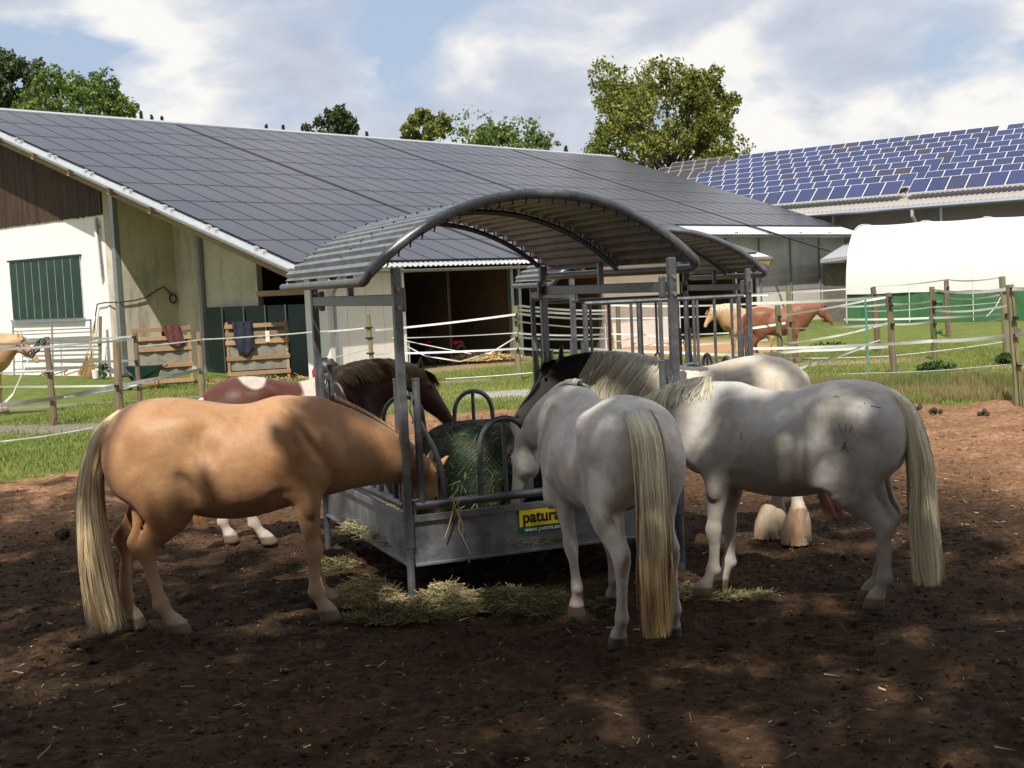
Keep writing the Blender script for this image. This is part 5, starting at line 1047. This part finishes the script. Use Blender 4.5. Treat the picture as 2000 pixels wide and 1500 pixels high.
        VV,FF,CC=ribbons(P,np.repeat(S,K,1),w,c); CC=CC.reshape(N,K,2,3)
        if 'rootc' in tail: f=(1-sstep(.02,.20,tt2+rng.normal(0,.03,(N,1))))[:,:,None,None]; CC=CC*(1-f)+np.array(tail['rootc'])*f
        if 'tip' in tail: 
            f=sstep(.35,.95,tt2)[:,:,None,None]; CC=CC*(1-f)+np.array(tail['tip'])*f*rng.uniform(.6,1.3,(N,1,1,1))
        o=link('tail',mesh_np('tail',VV,FF,M['hair'],CC.reshape(-1,3)),root); tag(o,kind='stuff')
    if mane:
        # crest line on the surface of the neck
        ts=np.linspace(.02,1.,60); cr=[]
        for t0 in ts:
            p=nb*(1-t0)**2+2*ctrl*t0*(1-t0)+poll*t0**2; d=norm(2*(1-t0)*(ctrl-nb)+2*t0*(poll-ctrl)); up=norm(np.array([0,0,1.])-d*d[2]) if abs(d[2])<.97 else norm(np.array([horiz[0],horiz[1],0]))
            nk=pose.get('nk',1.); cr.append((p,up,d,(.155*(1-t0)**1.1+.072)*nk,(.265*(1-t0)**1.1+.092)*nk*.92))
        N=int(900*mane); K=10; i=pose.get('mstart',6)+((len(ts)-pose.get('mstart',6))*rng.random(N)**.85).astype(int); P0=np.array([cr[k][0] for k in i]); UP=np.array([cr[k][1] for k in i]); D=np.array([cr[k][2] for k in i]); RU=np.array([cr[k][3] for k in i])[:,None]; RV=np.array([cr[k][4] for k in i])[:,None]
        side=pose.get('maneside',1)*np.where(rng.random(N)<pose.get('manesplit',.0),-1,1); Lm=pose.get('manelen',.24)*rng.uniform(.55,1.15,N); t_=np.linspace(0,1,K)
        sd=lat[None]*side[:,None]; P=np.empty((N,K,3)); jit=rng.normal(0,1,(N,1)); lift=1.03+.05*rng.random((N,1)); clump=np.sin(i*.9+rng.normal(0,.3,N))[:,None]
        for j,tq in enumerate(t_):
            th2=tq*Lm[:,None]/((RU+RV)*.5); th2=np.minimum(th2,1.75); rest=np.maximum(tq*Lm[:,None]-1.75*(RU+RV)*.5,0)
            P[:,j]=P0+(UP*RV*np.cos(th2)+sd*RU*np.sin(th2))*(lift+.10*math.sin(min(tq*3,1)*3.14))+np.array([0,0,-1.])*rest+D*(.030*tq*jit+.035*tq*clump)+sd*.012*tq
        P0=P0+UP*RV
        S=np.repeat(D[:,None],K,1); w=.0065*np.interp(t_,[0,.7,1],[.8,1,.2]); mc=np.array(pose.get('manec',hairc)); q=rng.random((N,1)); c=(mc[0]*(1-q)+mc[1]*q)*rng.uniform(.7,1.2,(N,1))
        if 'manefn' in pose: c=pose['manefn'](P0,c,ctx)
        VV,FF,CC=ribbons(P,S,w,c); tag(link('mane',mesh_np('mane',VV,FF,M['hair'],CC),root),kind='stuff')
        # forelock
        N=110; P0=np.array(H(-.02,-.06))[None]+rng.normal(0,.014,(N,3)); P=P0[:,None]+h*(t_[None,:,None]*.22*rng.uniform(.5,1,(N,1,1)))-th_*(.05*np.sin(t_*2.2))[None,:,None]+hl*(rng.normal(0,.035,(N,1,1))*t_[None,:,None]); S=np.repeat(np.repeat(hl[None,None],N,0),K,1); q=rng.random((N,1)); c=(mc[0]*(1-q)+mc[1]*q)*rng.uniform(.7,1.2,(N,1)); 
        if 'forec' in pose: c=np.array(pose['forec'])*rng.uniform(.6,1.3,(N,1))
        VV,FF,CC=ribbons(P,S,w*.8,c); tag(link('forelock',mesh_np('forelock',VV,FF,M['hair'],CC),root),kind='stuff')
    return root,ctx,V
_sph={}
def obj_mesh_sphere(r):
    k=round(r,4)
    if k not in _sph:
        bm=bmesh.new(); bmesh.ops.create_uvsphere(bm,u_segments=12,v_segments=8,radius=r); me=bpy.data.meshes.new('eye'); bm.to_mesh(me); bm.free(); me.materials.append(M['eye']); me.polygons.foreach_set('use_smooth',[True]*len(me.polygons)); _sph[k]=me
    return _sph[k]
def lerp3(a,b,t): t=np.asarray(t)[:,None]; return np.array(a)*(1-t)+np.array(b)*t
# --- palomino
def coat_palomino(V,c,n1,n2):
    z=V[:,2]; C=lerp3((.40,.205,.092),(.51,.30,.152),np.clip(n2*1.4-.2,0,1)); C=lerp3((1,1,1),(.82,.72,.60),sstep(.95,1.45,z)*0+n1*.25)*C
    leg=(1-sstep(.30,.62,z))[:,None]; C=C*(1-leg*.6)+np.array([.56,.40,.26])*leg*.6; sock=(1-sstep(.10,.2,z+n1*.05))[:,None]*.6; C=C*(1-sock)+np.array([.52,.44,.35])*sock
    hd=np.clip(1-np.linalg.norm(V-c['muz'],axis=1)/.22,0,1)[:,None]*.5; return C*(1-hd)+np.array([.30,.20,.14])*hd
def place(px,py): q=onZ(px,py,0); return Vector((q.x,q.y,0))
TAILB=[(.66,.50,.28),(.86,.70,.44)]
horse('palomino golden horse with a long cream tail, left of the near hay rack',(-1.79,8.10,0),R(11),1.,
  dict(poll=(1.27,.33,.84),muzzle=(1.25,.44,.28),nctrl=(.95,.10,1.05),nb=(.51,0,1.11),hoof=dict(FR=(.03,0),FL=(.06,.05),HR=(.11,.0),HL=(-.19,.0)),maneside=1,manelen=.17,manesplit=.0,manec=[(.42,.27,.12),(.55,.38,.2)],dock=[(-.70,0,1.34),(-.80,0,1.25),(-.85,0,1.05),(-.86,0,.85)]),
  coat_palomino,TAILB,res=.0105,tail=dict(path=[(-.66,0,1.43),(-.80,-.02,1.30),(-.885,-.03,.95),(-.885,-.03,.55),(-.83,-.03,.06)],rad=[.035,.06,.105,.14,.155],fx=.75),tail_n=1300,girth=1.08)
# --- white horse seen from behind
def coat_white(V,c,n1,n2):
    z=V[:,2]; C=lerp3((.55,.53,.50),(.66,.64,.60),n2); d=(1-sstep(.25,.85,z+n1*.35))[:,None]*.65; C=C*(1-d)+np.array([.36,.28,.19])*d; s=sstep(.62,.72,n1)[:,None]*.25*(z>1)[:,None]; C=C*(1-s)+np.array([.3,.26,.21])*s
    m=np.clip(1-np.linalg.norm(V-c['muz'],axis=1)/.13,0,1)[:,None]*.8; return C*(1-m)+np.array([.16,.12,.11])*m
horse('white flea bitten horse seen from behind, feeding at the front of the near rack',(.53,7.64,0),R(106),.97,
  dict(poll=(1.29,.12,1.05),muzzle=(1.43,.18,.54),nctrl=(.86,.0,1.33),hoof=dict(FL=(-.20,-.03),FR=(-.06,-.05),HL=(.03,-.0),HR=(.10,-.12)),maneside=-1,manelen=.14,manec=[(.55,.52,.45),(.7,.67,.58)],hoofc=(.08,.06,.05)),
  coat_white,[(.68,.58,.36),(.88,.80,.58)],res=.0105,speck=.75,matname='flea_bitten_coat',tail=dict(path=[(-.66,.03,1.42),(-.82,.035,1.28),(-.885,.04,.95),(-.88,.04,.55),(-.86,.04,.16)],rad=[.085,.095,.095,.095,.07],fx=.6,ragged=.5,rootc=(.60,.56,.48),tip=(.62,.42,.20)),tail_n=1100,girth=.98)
# --- grey white horse, right
def coat_grey(V,c,n1,n2):
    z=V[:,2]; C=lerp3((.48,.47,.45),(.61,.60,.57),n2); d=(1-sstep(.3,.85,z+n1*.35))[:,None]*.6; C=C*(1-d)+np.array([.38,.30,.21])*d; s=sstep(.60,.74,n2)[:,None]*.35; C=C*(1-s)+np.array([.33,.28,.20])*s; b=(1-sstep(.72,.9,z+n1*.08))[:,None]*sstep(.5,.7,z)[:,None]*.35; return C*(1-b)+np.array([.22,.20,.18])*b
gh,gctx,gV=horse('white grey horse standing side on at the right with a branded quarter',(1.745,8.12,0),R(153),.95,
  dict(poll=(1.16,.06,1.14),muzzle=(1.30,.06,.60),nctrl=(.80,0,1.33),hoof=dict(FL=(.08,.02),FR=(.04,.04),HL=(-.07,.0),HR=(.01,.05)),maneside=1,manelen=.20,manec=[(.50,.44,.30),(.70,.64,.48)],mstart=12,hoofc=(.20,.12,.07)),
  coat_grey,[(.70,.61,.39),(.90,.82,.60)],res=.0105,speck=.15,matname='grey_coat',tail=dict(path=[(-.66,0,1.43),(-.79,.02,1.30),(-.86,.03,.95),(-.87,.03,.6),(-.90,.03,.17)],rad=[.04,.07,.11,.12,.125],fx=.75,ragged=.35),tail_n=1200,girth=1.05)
# freeze brand: strokes laid on the left quarter
def on_flank(x,z,side=1,off=.003):
    m=(np.abs(gV[:,0]-x)<.03)&(np.abs(gV[:,2]-z)<.03)&(gV[:,1]*side>0); q=gV[m]; 
    d=np.hypot(q[:,0]-x,q[:,2]-z); return Vector((x,float(q[np.argmin(d)][1])+side*off,z))
for s,strokes in (('brand',(((-.49,1.23),(-.475,1.17)),((-.45,1.24),(-.45,1.17)),((-.405,1.235),(-.425,1.175)),((-.46,1.05),(-.443,1.115)),((-.443,1.115),(-.42,1.05)),((-.453,1.078),(-.43,1.078)))),('scratch',(((-.60,1.34),(-.655,1.325)),((-.36,1.40),(-.40,1.395)),((-.56,1.36),(-.565,1.35)),((.23,1.17),(.235,1.12))))):
    for a,b in strokes:
        obj(s+'_mark',MB().tube([on_flank(*a),on_flank((a[0]+b[0])/2,(a[1]+b[1])/2),on_flank(*b)],.0022,5),simple('dark_skin',(.17,.16,.15),.9) if 'dark_skin' not in bpy.data.materials else bpy.data.materials['dark_skin'],gh)
# --- brown and white pinto
def coat_pinto(V,c,n1,n2):
    x,y,z=V.T; C=lerp3((.065,.018,.010),(.12,.036,.017),n2); w=np.zeros(len(V))
    def bl(cx,cz,rx,rz_,): return 1-sstep(.85,1.05,np.hypot((x-cx)/rx,(z-cz)/rz_)+(n1-.5)*.5)
    w=np.maximum(w,bl(-.34,1.50,.14,.12)); w=np.maximum(w,bl(.22,1.20,.20,.40)*(1-bl(.26,1.02,.17,.24))); w=np.maximum(w,1-sstep(.50,.62,z+n1*.15)); w=w[:,None]
    C=C*(1-w)+lerp3((.52,.46,.38),(.62,.57,.50),n1)*w; p,m_=c['poll'],c['muz']; t_=np.clip(((V-p)@(m_-p))/((m_-p)@(m_-p)),0,1.2); mz=(sstep(.93,1.0,t_)*(np.linalg.norm(V-m_,axis=1)<.12))[:,None]; return C*(1-mz)+np.array([.42,.34,.30])*mz
horse('brown and white pinto feeding over the far left side of the near rack',(-1.87,10.88,0),R(19),.96,
  dict(poll=(1.16,.02,1.38),muzzle=(1.42,-.18,.92),nctrl=(.82,.02,1.44),hoof=dict(FR=(.0,0),FL=(.10,0),HR=(.20,0),HL=(-.10,0)),maneside=-1,manelen=.24,manec=[(.26,.16,.08),(.46,.34,.18)],forec=(.20,.07,.03),
  manefn=lambda P,c,x:np.where((P[:,0]>.72)[:,None]&(P[:,0]<.82)[:,None],np.array([.13,.045,.02])*np.ones((len(P),1)),c)),
  coat_pinto,[(.40,.34,.27),(.66,.62,.55)],res=.014,tail=dict(path=[(-.72,0,1.36),(-.84,0,1.25),(-.90,0,.95),(-.90,0,.6),(-.86,0,.2)],rad=[.04,.07,.10,.11,.10],tip=(.45,.22,.10)),tail_n=500,matname='pinto_coat')
# --- piebald draught horse
def coat_pie(V,c,n1,n2):
    x,y,z=V.T; C=lerp3((.56,.50,.40),(.70,.64,.54),n2); p,m_=c['poll'],c['muz']; q=V-p; t_=q@c['h']/c['s']; b=q@c['th']/c['s']; l=q@c['hl']/c['s']
    near=np.linalg.norm(q,axis=1); k=(1-sstep(.20,.27,np.hypot(np.maximum(near-.02,0),0)+(n1-.5)*.08)); k=k*(1-sstep(.06,.10,t_)) 
    st=(1-sstep(.016,.028,np.abs(l-(.030+.02*np.sin(t_*9)))))*((t_>.02)&(t_<.47)&(b<.02)); cheek=(sstep(.05,.09,np.abs(l))*(t_>.0)*(t_<.16)*(1-sstep(.10,.17,t_)))
    k=np.maximum.reduce([k,st*.97,cheek])[:,None]; C=C*(1-k)+np.array([.014,.010,.010])*k
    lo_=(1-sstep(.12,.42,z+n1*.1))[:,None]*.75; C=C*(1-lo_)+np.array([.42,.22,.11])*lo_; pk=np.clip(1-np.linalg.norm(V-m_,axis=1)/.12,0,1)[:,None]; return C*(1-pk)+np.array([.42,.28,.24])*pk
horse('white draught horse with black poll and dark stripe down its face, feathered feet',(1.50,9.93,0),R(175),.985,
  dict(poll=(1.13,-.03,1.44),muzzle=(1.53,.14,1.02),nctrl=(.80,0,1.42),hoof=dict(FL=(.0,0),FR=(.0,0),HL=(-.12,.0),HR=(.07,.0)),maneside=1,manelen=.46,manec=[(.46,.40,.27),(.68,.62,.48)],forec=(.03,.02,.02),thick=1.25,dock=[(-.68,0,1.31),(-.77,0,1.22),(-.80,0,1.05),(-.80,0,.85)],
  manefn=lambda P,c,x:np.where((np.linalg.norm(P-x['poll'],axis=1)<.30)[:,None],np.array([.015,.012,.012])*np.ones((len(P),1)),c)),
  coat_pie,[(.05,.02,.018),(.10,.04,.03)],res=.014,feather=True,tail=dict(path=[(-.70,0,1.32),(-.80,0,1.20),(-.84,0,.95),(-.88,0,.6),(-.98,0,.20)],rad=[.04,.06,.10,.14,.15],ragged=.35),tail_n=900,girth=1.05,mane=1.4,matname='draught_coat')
# --- ponies in the distance
def coat_chest(V,c,n1,n2): return lerp3((.20,.075,.036),(.28,.115,.06),n2)
def coat_haf(V,c,n1,n2):
    C=lerp3((.50,.29,.13),(.60,.38,.19),n2); m=np.clip(1-np.linalg.norm(V-c['muz'],axis=1)/.2,0,1)[:,None]; return C*(1-m)+np.array([.55,.45,.34])*m
q=atY(1520,705,32.5); STD=dict(FL=(.05,0),FR=(-.03,0),HL=(.10,0),HR=(-.06,0))
horse('chestnut pony facing right between the fences in front of the tent',(q.x,32.5,-.22),R(-6),.98,dict(poll=(1.12,0,1.42),muzzle=(1.42,0,.98),nctrl=(.80,0,1.40),hoof=STD,nk=1.25,manelen=.12,manec=[(.30,.09,.03),(.40,.14,.05)]),coat_chest,[(.28,.08,.03),(.36,.12,.05)],res=.026,tail=dict(path=[(-.74,0,1.36),(-.86,0,1.22),(-.90,0,.9),(-.88,0,.4)],rad=[.04,.07,.1,.08]),tail_n=120,mane=.3,matname='distant_coat')
q=atY(1465,705,34.4); hf_,_,_=horse('blond pony with pale mane facing left behind the chestnut one',(q.x,34.4,-.22),R(186),.98,dict(poll=(1.02,0,1.40),muzzle=(1.28,.10,.98),nctrl=(.75,0,1.36),hoof=STD,nk=1.2,manelen=.26,manec=[(.6,.5,.33),(.75,.66,.5)]),coat_haf,[(.6,.5,.33),(.75,.66,.5)],res=.026,tail=dict(path=[(-.74,0,1.36),(-.86,0,1.22),(-.90,0,.9),(-.88,0,.4)],rad=[.04,.07,.1,.08]),tail_n=120,mane=.4,matname='distant_coat')
q=atY(-40,735,25.5); hl_,hc_,_=horse('blond pony in a purple halter looking in from the left edge',(q.x-.16,25.5,0),R(-4),1.03,dict(poll=(1.02,0,1.40),muzzle=(1.36,0,.98),nctrl=(.78,0,1.30),hoof=STD,nk=1.2,manelen=.26,manec=[(.6,.5,.33),(.75,.66,.5)],maneside=1),coat_haf,[(.6,.5,.33),(.75,.66,.5)],res=.02,mane=.6,tail=dict(path=[(-.74,0,1.36),(-.86,0,1.22),(-.90,0,.9),(-.88,0,.4)],rad=[.04,.07,.1,.08]),tail_n=60,matname='distant_coat')
def ring(H_c,h,rad1,rad2,a1,a2): return [H_c+a1*rad1*math.cos(t_)+a2*rad2*math.sin(t_) for t_ in np.linspace(0,6.283,18)[:-1]]
def halter(root,c,mat,bag=None):
    hh=thing('halter','purple halter on the head of the blond pony at the left edge' ,'halter',root.location,root.rotation_euler.z,None,root.scale.x)
    p,h,th_,hl=c['poll'],c['h'],c['th'],c['hl']
    obj('noseband',MB().tube([Vector(q) for q in ring(p+h*.38+th_*.03,h,.072,.095,hl,th_)],.010,5,close=True),mat,hh)
    obj('crown_strap',MB().tube([Vector(q) for q in ring(p+h*.06+th_*.035,h,.105,.125,hl,th_)],.010,5,close=True),mat,hh)
    for s in (1,-1): obj('cheek_strap',MB().tube([Vector(p+h*.06+th_*.05+hl*s*.105),Vector(p+h*.38+th_*.05+hl*s*.07)],.010,5),mat,hh)
    obj('throat_strap',MB().tube([Vector(p+h*.38+th_*.12),Vector(p+h*.12+th_*.17),Vector(p+h*.04+th_*.16)],.009,5),mat,hh)
halter(hl_,hc_,M['purple'])

# ---------------------------------------------------------------- trees
def tree(label,px,pyb,pyt,Y,wpx,kind,seed,cols,leaf,nleaf,lobes=9,trunk=.3,zb=None,group=None,sq=1.,bare=.35,pos=None,zt=None,wid=None,gap=.5,crs=(.15,.26)):
    r0=np.random.default_rng(seed); 
    if pos is None:
        b=atY(px,pyb,Y); t_=atY(px,pyt,Y); loc=Vector((t_.x,Y,-.2)); H_=t_.z+.2; Wd=wpx*Y/FPX
    else: loc=Vector(pos); H_=zt-pos[2]; Wd=wid
    r=thing('tree',label,'tree',loc,0,group); cb=H_*bare if pos is not None or px==1285 else max(H_*bare,H_-Wd*1.15)
    m=MB(); top=Vector((r0.normal(0,.03)*H_,0,H_*.72)); m.tube([Vector((0,0,0)),Vector((top.x*.3,0,H_*.25)),Vector((top.x*.6,0,H_*.5)),top],[trunk,trunk*.8,trunk*.5,trunk*.15],9,wob=.06); obj('trunk',m,M['bark'],r,smooth=True)
    m=MB(); cen=[]
    for k in range(lobes):
        a=2*math.pi*(k+r0.random()*.6)/lobes*1.0+r0.random(); zz=cb+(H_-cb)*((k*.618)%1)*.80+ (H_-cb)*.10; prof_=math.sqrt(max(.08,1-((zz-cb-(H_-cb)*.42)/((H_-cb)*.62))**2)); rr=Wd/2*prof_*r0.uniform(.45,.80)
        c=np.array([math.cos(a)*rr,math.sin(a)*rr*sq,zz]); cr=Wd*r0.uniform(*crs); cen.append((c,cr))
        s=Vector((top.x*.5,0,max(H_*.2,min(zz*.62,H_*.62)))); mid=s.lerp(Vector(c),.5)+Vector((0,0,-.04*H_)); m.tube([s,mid,Vector(c)],[trunk*.34,trunk*.2,trunk*.06],6)
        for q in range(4):
            e=Vector(c)+Vector(np.clip(r0.normal(0,1,3),-1,1))*cr*.5; m.tube([mid.lerp(Vector(c),.3+.2*q),e],[trunk*.12,trunk*.03],4)
    cen.append((np.array([0,0,H_-Wd*.17]),Wd*.17)); cen.append((np.array([0,0,cb+(H_-cb)*.45]),Wd*.28)); tag(obj('branches',m,M['bark'],r,smooth=True),kind='stuff')
    P=[]; per=nleaf//len(cen)
    for c,cr in cen:
        nc=max(8,int(per/22)); C=r0.normal(0,1,(nc,3)); C/=np.linalg.norm(C,axis=1)[:,None]; C*=(r0.random((nc,1))**.45)*cr; C[:,2]*=.85
        q=np.repeat(C,22,0); q=q+r0.normal(0,cr*.13*gap*2,(len(q),3)); P.append(q+c)
    P=np.concatenate(P); P=P[P[:,2]>cb*.7]; leaf_mesh('crown',r,P,leaf,cols,off=(0,0,0)); return r
GR=[(.06,.11,.02),(.13,.20,.035),(.22,.27,.06)]; GY=[(.07,.11,.02),(.17,.20,.035),(.34,.32,.07)]; GD=[(.035,.065,.02),(.08,.12,.04)]; GB=[(.07,.10,.04),(.16,.20,.08),(.30,.29,.14)]
tree('big broad maple with yellow flecked leaves above the right end of the dark roof',1285,560,108,95,425,0,3,GY,.14,52000,46,.5,bare=.27,crs=(.07,.125),gap=.42)
tree('bright green spreading tree above the left end of the roof ridge',150,600,126,108,310,0,11,GR,.16,34000,38,.4,bare=.35,crs=(.09,.15),gap=.4)
tree('darker tree at the far left behind the bright green one',25,600,103,118,150,0,12,GD+[(.10,.10,.04)],.22,9000,14,.35,bare=.35)
tree('dense dark green tree top showing left of centre above the ridge',660,570,205,140,130,0,13,[(.03,.055,.02),(.07,.10,.03)],.24,7500,14,.3,bare=.4)
tree('yellowish two topped tree above the ridge left of the round green one',828,570,210,140,110,0,14,GY,.24,6000,12,.3,bare=.4)
tree('round green tree above the ridge nearest the centre',965,570,228,140,195,0,15,GR,.22,11000,18,.3,bare=.4)
tree('low pale bush like tree at the right end of the middle group above the ridge',1048,570,262,150,90,0,16,GB,.24,3600,9,.25,bare=.4)
SPL=iter(('first','second','third','fourth','fifth','sixth','seventh','eighth','ninth','tenth','eleventh','twelfth','thirteenth'))
def spruce(px,pyt,Y,w,seed):
    r0=np.random.default_rng(seed); t_=atY(px,pyt-4,Y); H_=t_.z+.2; r=thing('spruce_tree',next(SPL)+' pointed spruce tip from the left showing above the roof ridge','tree',(t_.x,Y,-.2),0,'spruce tips above the roof ridge'); obj('trunk',MB().tube([(0,0,0),(0,0,H_)],[.25,.02],6),M['bark'],r)
    n=1500; z=.72+.28*r0.random(n); a=r0.uniform(0,6.283,n); rad=(1-z)*w*1.5*(.7+.3*np.sin(z*70+seed))*(.7+.5*((seed*.37)%1))*np.sqrt(r0.random(n)); P=np.stack([np.cos(a)*rad,np.sin(a)*rad,H_*z],1); leaf_mesh('crown',r,P,.22,[(.07,.10,.05),(.13,.16,.08)],off=(0,0,0))
for k,(x,y) in enumerate(sorted(((262,224),(275,222),(296,230),(316,232),(520,248),(553,250),(590,250),(716,262),(1105,290)))): spruce(x,y,165,3.4+(k%3)*.5,50+k)
# trees behind the photographer whose crowns throw the dappled shade over the paddock
SHC=[(.03,.06,.015),(.08,.13,.03)]
def shade(label,x,y,zt,wid,seed,n,gap=.26,leaf=.15,lobes=26,bare=.45,crs=(.09,.16)): tree(label,0,0,0,0,0,0,seed,SHC,leaf,n,lobes,.28,pos=(x,y,0),zt=zt,wid=wid,bare=bare,gap=gap,crs=crs)
shade('leafy shade tree on the left of the paddock edge in front of the palomino',-5.0,-.9,13.,9.5,31,8500)
shade('tallest leafy shade tree over the middle of the paddock',-.6,-1.6,14.,9.,32,8500)
shade('leafy shade tree over the right half of the paddock',4.6,-1.,13.5,9.,33,8500)
shade('leafy shade tree at the far right of the paddock',9.2,-2.4,14.,9.,34,6500)
shade('second row shade tree on the left',-5.,-7.,15.,10.,35,5500)
shade('second row shade tree on the right',3.5,-7.,15.,10.,36,5500)
for k_,(x_,w_) in enumerate(((-24,13),(-13,13),(-2,13),(9,13),(20,13))):  # unseen tree row, added behind the camera to darken the fill light
    shade(('leftmost','second','middle','fourth','rightmost')[k_]+' tree of the unseen row added behind the camera to dim the skylight',x_,-15.-(k_%2)*1.5,11.5+(k_%3),w_,60+k_,9000,gap=.5,leaf=.26,lobes=14,bare=.05,crs=(.15,.26))
shade('shade tree beside the left end of the paddock',-7.6,4.2,13.,8.,41,7500)
